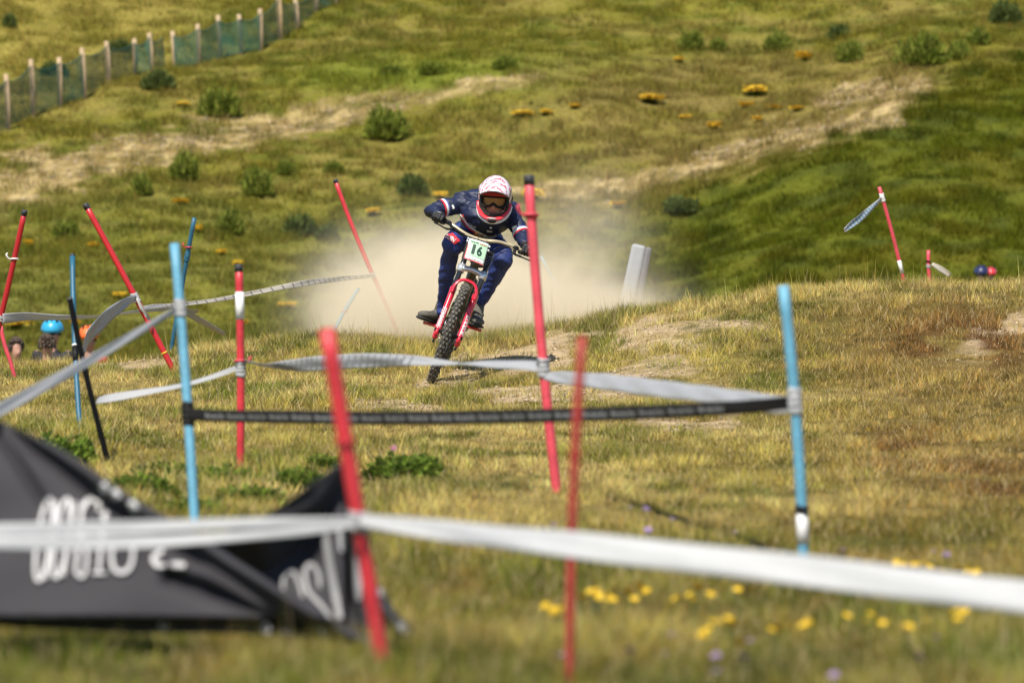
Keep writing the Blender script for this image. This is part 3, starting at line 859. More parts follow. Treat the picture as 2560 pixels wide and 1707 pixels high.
gate_pole('red pole with black cap and white clip at the far left, leaning right', (62, 527, 40), (-3, 815, 40.1), .040, M['deepred'], .035, rings=[(.93, .03, M['tapelight'])], clips=[(.42, M['white'], -1)])
gate_pole('short salmon red pole stub at the left edge, in front of curly hair', (2, 815, 41.2), (19, 884, 41.2), .030, M['pinkred'])
gate_pole('longest leaning red pole with black cap, behind the light blue pole', (213, 511, 40), (412, 884, 40), .041, M['midred'], .037, rings=[(.625, .05, M['tapelight'])], sleeves=[(.99, 1.0, M['petal'])])
gate_pole('thin teal pole leaning right, crossing behind the light blue pole', (486, 545, 44), (433, 847, 44.2), .034, M['tealblue'], rings=[(.32, .05, M['tealblue'])], clips=[(.245, M['pinkred'], -1)])
gate_pole('thin upright teal pole standing behind the black pole', (181, 638, 31), (201, 1084, 30.5), .029, M['tealblue'], .006, sleeves=[(.515, .60, M['blackp']), (.505, .515, M['white'])])
gate_pole('leaning black pole left of the light blue pole', (175, 748, 27), (271, 1156, 26.5), .027, M['matblack'], .006)
gate_pole('tall light blue pole on the left with knotted tapes', (436, 610, 20.5), (486, 1292, 20.3), .0345, M['blue'], rings=[(.238, .045, M['tapeg']), (.625, .06, M['tapek'])])
gate_pole('upright red pole with black cap and white sleeve', (597, 664, 26), (601, 1152, 26), .036, M['red'], .028, sleeves=[(.135, .275, M['white'])], rings=[(.53, .05, M['tapelight']), (.51, .02, M['tapek'])], clips=[(.49, M['pinkred'], 1)])
gate_pole('leaning red pole with dark cap, its foot lost in the dust', (838, 450, 43.9), (934, 692, 43.9), .034, M['red'], .024, rings=[(.985, .03, M['tapelight'])])
gate_pole('small leaning pale blue pole at the left edge of the dust', (897, 722, 43.8), (838, 822, 43.6), .026, M['blue'], clips=[(.58, M['pinkred'], 1)])
gate_pole('faint pale blue pole in the dust right of the rider', (1352, 640, 46.5), (1402, 740, 46.5), .022, M['blue'])
gate_pole('tall pinkish red pole with grey cap in front of the rider hand', (1322, 441, 22.6), (1391, 1219, 22.6), .039, M['pinkred'], .035, rings=[(.615, .055, M['tapelight']), (.598, .02, M['tapek']), (.127, .014, M['deepred'])], clips=[(.125, M['pinkred'], -1)])
gate_pole('nearest thick red pole holding up the black banner', (817, 822, 13.1), (952, 1628, 13.15), .0365, M['red'], rings=[(.595, .035, M['tapeg']), (.352, .010, M['deepred'])])
gate_pole('tall light blue pole on the right with white band near its foot', (1958, 714, 18), (2009, 1400, 18), .0345, M['blue'], rings=[(.42, .06, M['tapelight']), (.815, .02, M['tapek'])], sleeves=[(.825, .94, M['white'])])
gate_pole('thin rust red pole nearest the camera, cut by the frame bottom', (1456, 842, 12.75), (1424, 1716, 12.7), .0205, M['rustred'], rings=[(.34, .008, M['deepred'])])
gate_pole('leaning red pole with white band on the right crest', (2198, 468, 47.5), (2258, 694, 47.6), .031, M['pinkred'], sleeves=[(.81, .955, M['white'])], rings=[(.115, .05, M['white'])])
gate_pole('short red pole stub on the right crest', (2321, 626, 48.5), (2323, 692, 48.5), .032, M['pinkred'], rings=[(.42, .012, M['blackp']), (.6, .02, M['tapeg'])])

# ------------------------------------------------------------------ barrier tapes
def tape(label, pts, mat, k=8, group='barrier tapes', name='barrier_tape', wrinkle=.004, prints=None, pmat=None, bars=None, bmat=None):
    """pts: (px, py, d, width m, twist deg); a thin ribbon with real thickness hung through those points"""
    S = catmull(pts, k)
    C = [P(s[0], s[1], s[2]) for s in S]
    n = len(C); L = [0]
    for i in range(1, n): L.append(L[-1] + (C[i] - C[i - 1]).length)
    rows = []; nrm = []
    nv = 7
    for i in range(n):
        T = (C[min(i + 1, n - 1)] - C[max(i - 1, 0)]).normalized()
        up = Vector((0, 0, 1)); up = (up - T * up.dot(T)).normalized(); N = T.cross(up)
        a = math.radians(S[i][4]); A = up * math.cos(a) + N * math.sin(a); B = T.cross(A)
        w = S[i][3]
        ph = L[i] * 9
        rows.append([C[i] + A * (w * (j / (nv - 1) - .5)) + B * (wrinkle * math.sin(ph + j * .9) + w * .035 * math.cos(math.pi * (j / (nv - 1) - .5))) for j in range(nv)])
        nrm.append(B)
    mb = MB().grid(rows)
    o = mb.build(name, mat, None, C[0])
    so = o.modifiers.new('thickness', 'SOLIDIFY'); so.thickness = .0006; so.offset = 0
    tag(o, label, 'tape', group)
    R = np.array([[tuple(q) for q in r] for r in rows]); Nn = np.array([tuple(q) for q in nrm]); La = np.array(L)
    def surf(s, t, off):
        f = np.clip(np.interp(s, La, np.arange(n)), 0, n - 1.001); i = int(f); q = f - i
        g = np.clip(t, 0, .999) * (nv - 1); j = int(g); r = g - j
        p = (R[i, j] * (1 - r) + R[i, j + 1] * r) * (1 - q) + (R[i + 1, j] * (1 - r) + R[i + 1, j + 1] * r) * q
        N = Nn[i] * (1 - q) + Nn[i + 1] * q
        p = Vector(p); N = Vector(N).normalized()
        if N.dot(Vector((0, 0, CZ)) - p) < 0: N = -N
        return p + N * off
    if prints:
        word, length, s0, s1, t0, t1, rev = prints
        a, f, _ = text_shape(word, .02)
        s = s0; pv = []; pfc = []
        while s + length < s1 * L[-1]:
            b = len(pv)
            for (x, y) in a: pv.append(surf(s + (1 - x if rev else x) * length * .86, t0 + y * (t1 - t0), .0022))
            pfc += [tuple(b + q for q in ff) for ff in f]
            s += length
        tag(link('print', pv, pfc, pmat, o, smooth=False), kind='stuff')
    if bars:
        step, wd, s0, s1 = bars
        bv = MB(); s = s0
        while s < s1 * L[-1]:
            q = [[surf(s + k2 * wd + (t - .5) * wd * .8, .08 + t * .84, .0022) for k2 in (0, 1)] for t in np.linspace(0, 1, 5)]
            bv.grid(q); s += step
        tag(bv.build('print', bmat, o, smooth=False), kind='stuff')
    return o

tape('broad white tape running from the near red pole to the right edge', [(897, 1302, 13.1, .030, -8), (960, 1308, 13.0, .036, -15), (1120, 1327, 12.8, .048, -25), (1400, 1358, 12.3, .060, -28), (1800, 1402, 12.0, .068, -28), (2200, 1449, 11.7, .070, -28), (2700, 1508, 11.3, .072, -26)], M['tapew'], wrinkle=.003)
tape('upper strand of white tape crossing the banner to the left edge', [(893, 1303, 13.1, .022, 5), (800, 1305, 13.05, .024, 10), (600, 1308, 12.95, .027, 20), (300, 1317, 12.8, .030, 25), (-60, 1324, 12.6, .032, 25)], M['tapew'], wrinkle=.002)
tape('lower strand of white tape crossing the banner to the left edge', [(893, 1307, 13.08, .014, 30), (760, 1326, 13.0, .020, 35), (600, 1340, 12.9, .024, 32), (400, 1352, 12.8, .030, 30), (200, 1356, 12.7, .033, 28), (-60, 1354, 12.55, .034, 25)], M['tapew'], wrinkle=.002)
tape('black printed tape stretched between the two light blue poles', [(470, 1035, 20.3, .045, -4), (540, 1039, 20.2, .042, 0), (700, 1042, 19.9, .047, 0), (1000, 1045, 19.4, .047, 0), (1300, 1040, 18.9, .047, 0), (1600, 1031, 18.5, .047, 3), (1850, 1018, 18.2, .044, 6), (1985, 1004, 17.98, .040, 10)], M['tapek'], k=10, wrinkle=.001,
     prints=('Mercedes-Benz', .128, .09, .93, .27, .76, False), pmat=M['printg'])
tape('pale tape sagging from the tall pinkish red pole to the right blue pole', [(1362, 940, 22.5, .034, -20), (1410, 944, 22.2, .052, -25), (1520, 955, 21.4, .066, -30), (1650, 972, 20.3, .068, -30), (1800, 989, 19.2, .058, -30), (1920, 998, 18.4, .038, -35), (1982, 1001, 18.0, .024, -40)], M['tapelight'], wrinkle=.003)
tape('short pale tape end under the black tape at the right blue pole', [(1905, 1026, 18.2, .018, 20), (1950, 1026, 18.1, .024, 10), (1985, 1022, 18.0, .022, 0)], M['tapelight'], wrinkle=.002)
tape('grey printed tape twisting from the upright red pole past the front wheel', [(606, 900, 26, .020, 60), (660, 912, 25.8, .028, 55), (720, 914, 25.5, .050, 20), (800, 908, 25.0, .066, -8), (900, 902, 24.5, .064, -8), (1010, 901, 24.0, .050, -15), (1090, 905, 23.7, .034, -45), (1150, 908, 23.5, .028, -75)], M['tapelight'], wrinkle=.003,
     prints=('Mercedes-Benz', .085, .36, .8, .24, .8, False), pmat=M['printg'], bars=(.085, .012, .352, .84), bmat=M['printd'])
tape('white twisted tape reaching the tall pinkish red pole from the left', [(1150, 908, 23.5, .028, -75), (1210, 909, 23.2, .042, -60), (1280, 911, 22.9, .052, -48), (1330, 915, 22.7, .052, -45), (1354, 922, 22.58, .034, -45)], M['tapelight'], wrinkle=.002)
tape('white tape sloping from the upright red pole down to the black pole', [(592, 920, 26, .024, 20), (520, 944, 26.1, .034, 45), (430, 968, 26.2, .046, 55), (340, 985, 26.3, .056, 50), (270, 995, 26.4, .054, 45), (243, 999, 26.5, .04, 40)], M['tapelight'], wrinkle=.003)
tape('grey tape sloping from the left blue pole to the left edge', [(440, 774, 20.4, .020, 10), (380, 810, 20.2, .024, 15), (280, 868, 19.9, .030, 18), (170, 932, 19.6, .036, 20), (60, 992, 19.3, .042, 20), (-60, 1056, 19.0, .046, 20)], M['tapeg'], wrinkle=.002)
tape('ribbed grey tape arching down from the longest leaning red pole', [(341, 745, 40, .040, 0), (318, 755, 39.6, .065, 5), (285, 778, 39.2, .095, 5), (250, 810, 38.8, .115, 0), (222, 842, 38.4, .105, 0), (207, 878, 38, .06, 10)], M['tapeg'], wrinkle=.003, bars=(.040, .006, .05, .96), bmat=M['printd'])
tape('thin ridged tape strung from the dust pole behind the left blue pole', [(934, 689, 43.7, .026, 20), (860, 696, 43.2, .036, 20), (760, 708, 42.4, .044, 20), (640, 731, 42, .036, 25), (540, 750, 41.6, .032, 25), (440, 762, 41.2, .030, 25), (395, 765, 40.8, .036, 40), (352, 770, 40.2, .036, 50)], M['tapetan'], wrinkle=.002, bars=(.11, .012, .1, .97), bmat=M['printd'])
tape('thin dusty tape end low behind the left blue pole', [(452, 772, 41.4, .026, 20), (475, 778, 41.5, .036, 30), (495, 779, 41.6, .03, 40)], M['tapetan'], wrinkle=.002)
tape('pale tape from the far left red pole to behind the left blue pole', [(6, 797, 40, .075, 10), (70, 791, 40.2, .062, 20), (150, 794, 40.4, .050, 40), (240, 791, 40.6, .042, 60), (340, 780, 40.9, .036, 50), (450, 768, 41.3, .030, 30)], M['tapelight'], wrinkle=.003)
tape('loose pale tape end trailing right of the left blue pole into the grass', [(454, 776, 41.4, .034, 20), (490, 795, 41.6, .045, 30), (525, 815, 41.8, .042, 35), (562, 836, 42, .03, 40)], M['tapetan'], wrinkle=.002)
tape('fluttering tape streamer hanging from the right crest red pole', [(2203, 497, 47.5, .035, 0), (2180, 520, 47.3, .045, 10), (2150, 545, 47.1, .062, 0), (2130, 560, 47, .055, 10), (2111, 576, 46.9, .03, 20)], M['tapelight'], wrinkle=.006, bars=(.05, .022, .12, .95), bmat=principled('faded_blue_print', (.12, .26, .36), .5))
tape('tan tape end slanting from the short red stub to the ground', [(2330, 660, 48.4, .03, 0), (2350, 672, 48.4, .05, 10), (2376, 688, 48.4, .04, 20)], M['tapetan'], wrinkle=.004)
tape('white tape end curling down the longest leaning red pole', [(342, 746, 39.94, .03, 0), (352, 766, 39.9, .045, 30), (366, 786, 39.9, .035, 70), (374, 800, 39.94, .02, 20)], M['tapew'], wrinkle=.004)

# ------------------------------------------------------------------ banner
def banner():
    root = empty('banner', P(930, 1600, 13.5), 'crumpled black advertising banner with white lettering, hung low at the left', 'banner')
    tx = [-120, 0, 60, 130, 200, 260, 340, 430, 500, 560, 700, 850, 940, 1000]
    ty = [1010, 1050, 1078, 1110, 1152, 1196, 1250, 1300, 1340, 1380, 1470, 1560, 1602, 1620]
    top = lambda x: np.interp(x, tx, ty)
    bot = lambda x: np.interp(x, [-120, 0, 130, 340, 560, 700, 850, 1000], [1572, 1562, 1572, 1582, 1582, 1586, 1606, 1632])
    def ridge(x, y, pts, w, amp):
        dist = seg_dist(np.float64(x), np.float64(y), pts); return amp * math.exp(-(dist / w) ** 2)
    def dl(x, y):
        d = 13.58 + .00010 * (430 - x)
        e = y - top(x)
        d += -.030 * math.exp(-((e - 14) / 16) ** 2) * (1 if x > 200 else .6)     # rolled hem
        d += .040 * math.exp(-((e - 60) / 18) ** 2) * float(sst(330, 480, x))      # groove under it
        d += ridge(x, y, [(430, 1445), (560, 1490), (700, 1555), (820, 1600)], 20, .060)
        d += ridge(x, y, [(520, 1430), (660, 1510), (800, 1580)], 20, -.022)
        d += ridge(x, y, [(10, 1060), (150, 1165), (265, 1262), (330, 1300)], 15, .055)
        d += ridge(x, y, [(0, 1080), (60, 1180), (110, 1260)], 12, .030)
        d += ridge(x, y, [(30, 1060), (230, 1235)], 12, -.010)
        d += .10 * float(sst(1538, 1566, y)) * (1 if x < 700 else .4)             # bottom hem turned under
        d += .012 * math.sin(x * .012 + y * .006) + .004 * math.sin(y * .03 + x * .01)
        d += .00038 * (1560 - y)
        return d
    cols = np.linspace(-120, 1000, 150)
    rows = []
    for t in np.linspace(0, 1, 60):
        rows.append([P(x, top(x) + (bot(x) - top(x)) * t, dl(x, top(x) + (bot(x) - top(x)) * t)) for x in cols])
    o = MB().grid(rows).build('front_sheet', M['cloth'], root)
    o.modifiers.new('t', 'SOLIDIFY').thickness = .002
    # right-hand sheet tied to the near red pole
    ux = [470, 540, 640, 720, 800, 850, 872, 886, 905, 940, 1000, 1085]
    uy = [1352, 1338, 1302, 1252, 1192, 1156, 1150, 1220, 1335, 1455, 1545, 1602]
    top2 = lambda x: np.interp(x, ux, uy)
    bot2 = lambda x: max(float(np.interp(x, [470, 560, 700, 850, 940, 1085], [1392, 1425, 1505, 1585, 1628, 1640])), top2(x) + 4)
    vy = lambda x: np.interp(x, [470, 600, 660, 720, 770, 810, 840, 900, 1085], [1420, 1432, 1430, 1395, 1345, 1290, 1230, 1160, 1150])
    def dr(x, y):
        v = y - vy(x)
        d = 14.02
        d += .0016 * v * (1 if v < 0 else 0) * .55                 # overhang, faces down
        d += -.0005 * max(v, 0)
        d += .05 * math.exp(-((x - 872) / 9) ** 2) + ridge(x, y, [(872, 1300), (876, 1480), (900, 1600)], 12, .05)
        d += ridge(x, y, [(870, 1160), (790, 1260), (640, 1345)], 22, -.03) + ridge(x, y, [(930, 1480), (1010, 1580), (1080, 1620)], 16, -.06)
        return d + .010 * math.sin(x * .03 - y * .02)
    cols = np.concatenate([np.linspace(470, 845, 50), np.linspace(850, 905, 24), np.linspace(910, 1085, 24)])
    rows = []
    for t in np.linspace(0, 1, 50):
        rows.append([P(x, top2(x) + (bot2(x) - top2(x)) * t, dr(x, top2(x) + (bot2(x) - top2(x)) * t)) for x in cols])
    o = MB().grid(rows).build('back_sheet', M['cloth'], root)
    o.modifiers.new('t', 'SOLIDIFY').thickness = .002
    def stroke(pts, w, df, mat=None):
        S = catmull(pts, 8); rr = []
        for i in range(len(S)):
            a = S[max(i - 1, 0)]; b = S[min(i + 1, len(S) - 1)]
            t = (b - a) / max(np.hypot(*(b - a)), 1e-6); nx, ny = -t[1], t[0]
            ww = w * (.75 + .25 * min(1, min(i, len(S) - 1 - i) / 3))
            rr.append([P(S[i][0] + nx * q * ww, S[i][1] + ny * q * ww, df(S[i][0] + nx * q * ww, S[i][1] + ny * q * ww) - .012) for q in (-.5, -.17, .17, .5)])
        return rr
    def letter(strokes, df):
        mb = MB()
        for pts, w in strokes: mb.grid(stroke(pts, w * (.72 if df is dr else .75), df))
        mb.build('letter', M['printgr'] if df is dr else M['printw'], root)
    def a_(cx, top_, bot_, rx, sl):
        cy = (top_ + bot_) / 2; ry = (bot_ - top_) / 2
        el = [(cx + rx * math.cos(s) + sl * -math.sin(s), cy + ry * math.sin(s)) for s in np.linspace(-.5, 5.8, 14)]
        return [(el, 11), ([(cx + rx + sl, top_ + 6), (cx + rx, cy), (cx + rx - sl, bot_ - 4)], 12)]
    letter(a_(110, 1246, 1450, 17, 14), dl)
    letter(a_(154, 1246, 1442, 17, 14), dl)
    letter([([(206, 1255), (198, 1340), (188, 1432)], 12), ([(204, 1275), (222, 1248), (246, 1258), (246, 1276)], 14), ([(190, 1430), (206, 1440), (217, 1405), (214, 1352), (202, 1335)], 11)], dl)
    letter([([(262, 1292), (254, 1350), (246, 1428)], 13), ([(230, 1431), (264, 1431)], 9), ([(258, 1280), (266, 1290)], 24)], dl)
    letter([([(287, 1345), (279, 1385), (284, 1418), (302, 1430), (322, 1420), (332, 1390), (331, 1352)], 13)], dl)
    letter([([(256, 1207), (266, 1230)], 26)], dl); letter([([(283, 1224), (296, 1246)], 26)], dl); letter([([(326, 1252), (340, 1280)], 28)], dl)
    letter([([(408, 1374), (384, 1392), (392, 1410), (412, 1412)], 16)], dl); letter([([(425, 1410), (462, 1412)], 20)], dl)
    letter([([(709, 1480), (709, 1446), (728, 1426), (747, 1455), (757, 1492)], 11)], dr)
    letter([([(800, 1468), (795, 1430), (776, 1409), (762, 1430), (771, 1476), (809, 1519), (828, 1547)], 14)], dr)
    letter([([(812, 1325), (826, 1420), (850, 1545)], 24)], dr)
    letter([([(851, 1305), (854, 1378)], 20)], dr)
    letter([([(893, 1392), (897, 1500)], 24)], dr)
    letter([([(945, 1470), (953, 1488)], 24)], dr)
    letter([([(1000, 1555), (1014, 1585)], 26)], dr)
    for ex, ey in ((409, 1560), (666, 1570), (812, 1578)):
        c = P(ex, ey, dl(ex, ey) - .02)
        MB().tube([c + Vector((math.cos(s) * .008, -.002, math.sin(s) * .012)) for s in np.linspace(0, 6.2832, 13)], .003, 6).build('eyelet', M['steel'], root)
banner()

# ------------------------------------------------------------------ bicycle
PSI = math.radians(1.0); LEAN = math.radians(20.3)
O = P(1075, 947, 38.4); O.z = float(hgt(O.x, O.y)) - .004
fv = Vector((-math.sin(PSI), -math.cos(PSI), 0)); lv = Vector((math.cos(PSI), -math.sin(PSI), 0))
uv = Vector((0, 0, 1)) * math.cos(LEAN) + lv * math.sin(LEAN); av = lv * math.cos(LEAN) - Vector((0, 0, 1)) * math.sin(LEAN)
PITCH = .05
def B(f, a, u): return O + fv * f + av * a + uv * (u - PITCH * f)
bike = empty('bicycle', O, 'red forked downhill mountain bike with number 16 plate, leaning into the turn', 'bicycle')

def wheel(name, fc, fine):
    R, r = .328, .0285
    c = B(fc, 0, R + r)
    hub = MB().tube([c - av * .055, c - av * .04, c + av * .04, c + av * .055], [.016, .026, .026, .016], 14)
    w = hub.build(name, M['blackp'], bike)
    ring = lambda rad, off=0, n=48: [c + (fv * math.cos(s) + uv * math.sin(s)) * rad + av * off for s in np.linspace(0, 2 * math.pi, n + 1)]
    MB().tube(ring(R), [(r, r * .94)] * 49, 12, caps=False, up=fv).build('tyre', M['rubber'], w)
    MB().tube(ring(R - .030), [(.012, .017)] * 49, 8, caps=False, up=fv).build('rim', M['blackp'], w)
    sp = MB()
    for k in range(28):
        s = 2 * math.pi * k / 28; s2 = s + (.5 if k % 4 < 2 else -.5); sd = 1 if k % 2 else -1
        sp.tube([c + (fv * math.cos(s2) + uv * math.sin(s2)) * .024 + av * .028 * sd, c + (fv * math.cos(s) + uv * math.sin(s)) * (R - .035)], .0012, 4)
    tag(sp.build('spokes', M['steel'], w), kind='stuff')
    kn = MB()
    N = 72
    for k in range(N):
        s = 2 * math.pi * k / N
        for row in ((-.34, .34) if k % 2 else (-.95, .95, 0)):
            a = row; rr = r + .003
            rad = (fv * math.cos(s) + uv * math.sin(s)); tan = (uv * math.cos(s) - fv * math.sin(s))
            nrm = rad * math.cos(a) + av * math.sin(a); sidev = av * math.cos(a) - rad * math.sin(a)
            q = c + rad * R + nrm * rr
            wd = .0062 if abs(row) > .5 else (.0068 if row else .005)
            kn.box(q, (sidev * wd, tan * .0075, nrm * .004))
    tag(kn.build('tread_knobs', M['knob'], w, smooth=False), kind='stuff')
    rot = MB(); off = -.045
    for a0, a1 in ((.082, .098),):
        b = len(rot.v); n = 40
        for k in range(n):
            s = 2 * math.pi * k / n; dr = fv * math.cos(s) + uv * math.sin(s); wv = .004 * math.sin(k * 1.57)
            rot.v += [c + dr * (a0 + wv) + av * off, c + dr * (a1 + wv) + av * off]
        for k in range(n):
            k2 = (k + 1) % n; rot.f.append((b + 2 * k, b + 2 * k + 1, b + 2 * k2 + 1, b + 2 * k2))
    for k in range(6):
        s = k * math.pi / 3; dr = fv * math.cos(s) + uv * math.sin(s); dr2 = fv * math.cos(s + .4) + uv * math.sin(s + .4)
        rot.tube([c + dr * .02 + av * off, c + dr2 * .085 + av * off], .003, 5)
    rot.build('brake_rotor', M['steel'], w)
    return w
wheel('front_wheel', 0, True); wheel('rear_wheel', -1.24, True)

hx, hu = -.40, .9165                       # fork axis
def K(t, a, off=0): return B(-.035 + hx * t + hu * off, a, .335 + hu * t - hx * off)   # along the fork legs
fork = MB().tube([K(.50, -.088), K(.505, -.06), K(.515, 0), K(.505, .06), K(.50, .088)], [(.017, .026), (.019, .026), (.022, .03), (.019, .026), (.017, .026)], 12).build('fork_crown', M['silver'], bike)
up_crown = MB().tube([K(.66, -.085), K(.665, 0), K(.66, .085)], [(.014, .024), (.016, .028), (.014, .024)], 12).build('fork_crown', M['blackp'], bike)
for s in (-1, 1):
    a = s * .079
    MB().tube([K(.525, a), K(.47, a)], [.0275, .0275], 14).build('clamp', M['silver'], fork)
    MB().tube([K(.26, a), K(.68, a), K(.685, a)], [.0185, .0185, .012], 16).build('stanchion', M['stanch'], bike)
    low = MB().tube([K(-.045, a * 1.0), K(-.03, a), K(.02, a), K(.10, a), K(.30, a), K(.345, a), K(.352, a)], [.012, .020, .0225, .0205, .0215, .0235, .019], 18).build('lower_leg', M['forkred'], bike)
    MB().ell(K(-.005, a, .025), (av * .017, fv * .03, uv * .032), 12, 8).build('dropout', M['forkred'], low)
    MB().tube([K(-.05, a), K(-.072, a)], .008, 8).build('adjuster', M['blackp'], low)
    # white lettering running up the leg
    a2, f2, _ = text_shape('BOXXER', .03)
    pv = []
    for (x, y) in a2:
        ang = (y - .5) * 1.35 + (.35 if s > 0 else -.25)
        ax = K(.035 + x * .155, a)
        fo = (fv * hu + uv * -hx * -1).normalized() if False else (fv * .9165 + uv * .40).normalized()
        pv.append(ax + (fo * math.cos(ang) + av * math.sin(ang)) * .0232)
    link('print', pv, f2, M['printw'], low, smooth=False)
MB().tube(catmull([K(.30, -.082, .02), K(.36, -.078, .026), K(.405, -.05, .03), K(.418, 0, .03), K(.405, .05, .03), K(.36, .078, .026), K(.30, .082, .02)], 5), [(.0095, .014)] * 31, 10).build('fork_arch', M['forkred'], bike)
MB().tube([B(0, -.1, .356), B(0, .1, .356)], .011, 12).build('axle', M['blackp'], bike)
MB().box(K(.07, -.062, -.05), (av * .013, fv * .02, uv * .035)).build('brake_caliper', M['blackp'], bike, bevel=.004)

# frame
FR = MB()
ht0, ht1 = K(.52, 0), K(.67, 0)
FR.tube([ht0, ht1], [.030, .029], 14)
BB = B(-.82, 0, .375)
frame = FR.build('frame', M['carbon'], bike)
dt = MB().tube([K(.56, 0, -.03), B(-.42, 0, .70), B(-.62, 0, .50), BB], [(.036, .030), (.038, .034), (.040, .034), (.045, .036)], 14, up=fv).build('down_tube', M['carbon'], frame)
MB().tube([K(.65, 0), B(-.55, 0, .80), B(-.78, 0, .70)], [.026, .022, .022], 12).build('top_tube', M['carbon'], frame)
MB().tube([BB, B(-.80, 0, .55), B(-.86, 0, .74)], [.03, .024, .018], 12).build('seat_tube', M['carbon'], frame)
for s in (-1, 1):
    MB().tube([BB + av * .04 * s, B(-1.0, .065 * s, .36), B(-1.24, .075 * s, .358)], [.016, .014, .013], 8).build('chain_stay', M['carbon'], frame)
    MB().tube([B(-.80, .03 * s, .62), B(-1.0, .065 * s, .50), B(-1.24, .075 * s, .365)], [.014, .012, .012], 8).build('seat_stay', M['carbon'], frame)
MB().tube([B(-.62, 0, .60), B(-.80, 0, .48)], [.026, .026], 12).build('shock', M['silver'], frame)
# lettering down the tube
a2, f2, _ = text_shape('VK', .02)
pv = []
fo = (fv * .7 + uv * .7).normalized()
for (x, y) in a2:
    c = B(-.36 - .12 * x, 0, .745 - .13 * x); ang = (y - .5) * 1.5
    pv.append(c + (fo * math.cos(ang) * .0405 + av * math.sin(ang) * .0365))
link('print', pv, f2, M['tapelight'], dt, smooth=False)
MB().tube([B(-.86, 0, .74), B(-.88, 0, .80)], .014, 10).build('seat_post', M['blackp'], bike)
MB().tube([B(-.72, 0, .815), B(-.80, 0, .82), B(-.92, 0, .825), B(-.99, 0, .845)], [(.012, .02), (.016, .025), (.02, .06), (.014, .072)], 12, up=uv).build('saddle', M['blackp'], bike)

# bar and controls
bd = 38.70
BAR = [(1074, 534, bd + .07), (1096, 545, bd + .055), (1118, 555, bd + .04), (1136, 566, bd + .02), (1162, 584, bd), (1186, 595, bd), (1212, 602, bd), (1240, 604, bd), (1256, 607, bd + .01), (1282, 616, bd + .02), (1304, 626, bd + .035), (1330, 634, bd + .05)]
MB().tube(catmull([P(*q) for q in BAR], 4), [.011] * 12 + [.013] * 16 + [.011] * 17, 10).build('handlebar', M['barm'], bike)
MB().tube([P(*BAR[0]), P(*BAR[1]), P(*BAR[2])], [.0165, .016, .0165], 12).build('grip', M['blackp'], bike)
MB().tube([P(1303, 625, bd + .035), P(*BAR[-1])], .0165, 12).build('grip', M['blackp'], bike)
stem = MB().box(P(1206, 603, bd + .03), (av * .028, fv * .035, uv * .018)).build('stem', M['blackp'], bike, bevel=.006)
for q in ((1192, 598), (1213, 604)):
    MB().box(P(q[0], q[1], bd - .012), (av * .010, fv * .006, uv * .015)).build('stem_clamp', M['barm'], stem, bevel=.003)
for pts in ([(1122, 557), (1132, 571), (1116, 572), (1098, 562), (1085, 556)], [(1290, 620), (1286, 634), (1300, 641), (1316, 648), (1327, 652)]):
    mb = MB().tube(catmull([P(x, y, bd - .02 - .05 * (i > 0)) for i, (x, y) in enumerate(pts)], 3), [.011] * 4 + [.008] * 3 + [.0055] * 6, 8)
    mb.ell(P(pts[0][0], pts[0][1], bd - .01), (av * .022, fv * .02, uv * .016), 10, 7)
    mb.build('brake_lever', M['blackp'], bike)
MB().tube(catmull([P(1128, 566, bd - .04), P(1146, 580, bd - .07), P(1160, 588, bd - .06)], 4), .012, 8).build('shifter', M['blackp'], bike)
for pts in ([(1136, 570), (1152, 584), (1170, 592), (1192, 610), (1205, 640)], [(1284, 630), (1262, 628), (1240, 642), (1216, 668), (1196, 684), (1180, 700)], [(1138, 574), (1158, 590), (1180, 596), (1172, 628), (1150, 690), (1132, 742), (1104, 815)], [(1286, 626), (1268, 618), (1246, 618), (1230, 632)]):
    MB().tube(catmull([P(x, y, bd - .10 + .01 * i) for i, (x, y) in enumerate(pts)], 5), .0032, 6).build('brake_hose', M['blackp'], bike)

# number plate
pd = bd - .125
c4 = [P(1174, 596, pd + .02), P(1222, 611, pd + .02), P(1208, 665, pd - .02), P(1159, 646, pd - .02)]
def plate_pt(x, y, off=0):
    """x,y in 0..1, y down"""
    p = c4[0] * (1 - x) * (1 - y) + c4[1] * x * (1 - y) + c4[2] * x * y + c4[3] * (1 - x) * y
    n = (c4[1] - c4[0]).cross(c4[3] - c4[0]).normalized()
    if n.y > 0: n = -n
    bow = .010 * (1 - (2 * x - 1) ** 2)
    return p + n * (off + bow)
def plate_patch(x0, x1, y0, y1, off, n=8):
    return MB().grid([[plate_pt(x0 + (x1 - x0) * i / n, y0 + (y1 - y0) * j / n, off) for i in range(n + 1)] for j in range(n + 1)])
plate = plate_patch(0, 1, 0, 1, .002).build('number_plate', M['platew'], bike)
pm_ = plate.modifiers.new('t', 'SOLIDIFY'); pm_.thickness = .002; pm_.offset = 0
plate_patch(-.10, 1.10, -.08, 1.0, -.008).build('backing', M['blackp'], plate)
plate_patch(.04, .96, .06, .76, .007).build('green_field', M['plateg'], plate)
plate_patch(0, .03, .3, 1.0, .007, 4).build('red_edge', M['helmr'], plate)
plate_patch(.03, .97, .965, 1.0, .007, 4).build('red_edge', M['helmr'], plate)
for ch, x0, x1 in (('1', .26, .41), ('6', .52, .78)):
    a2, f2, _ = text_shape(ch, .028)
    link('number', [plate_pt(x0 + x * (x1 - x0), .68 - y * .45, .011) for x, y in a2], f2, M['ink'], plate, smooth=False)
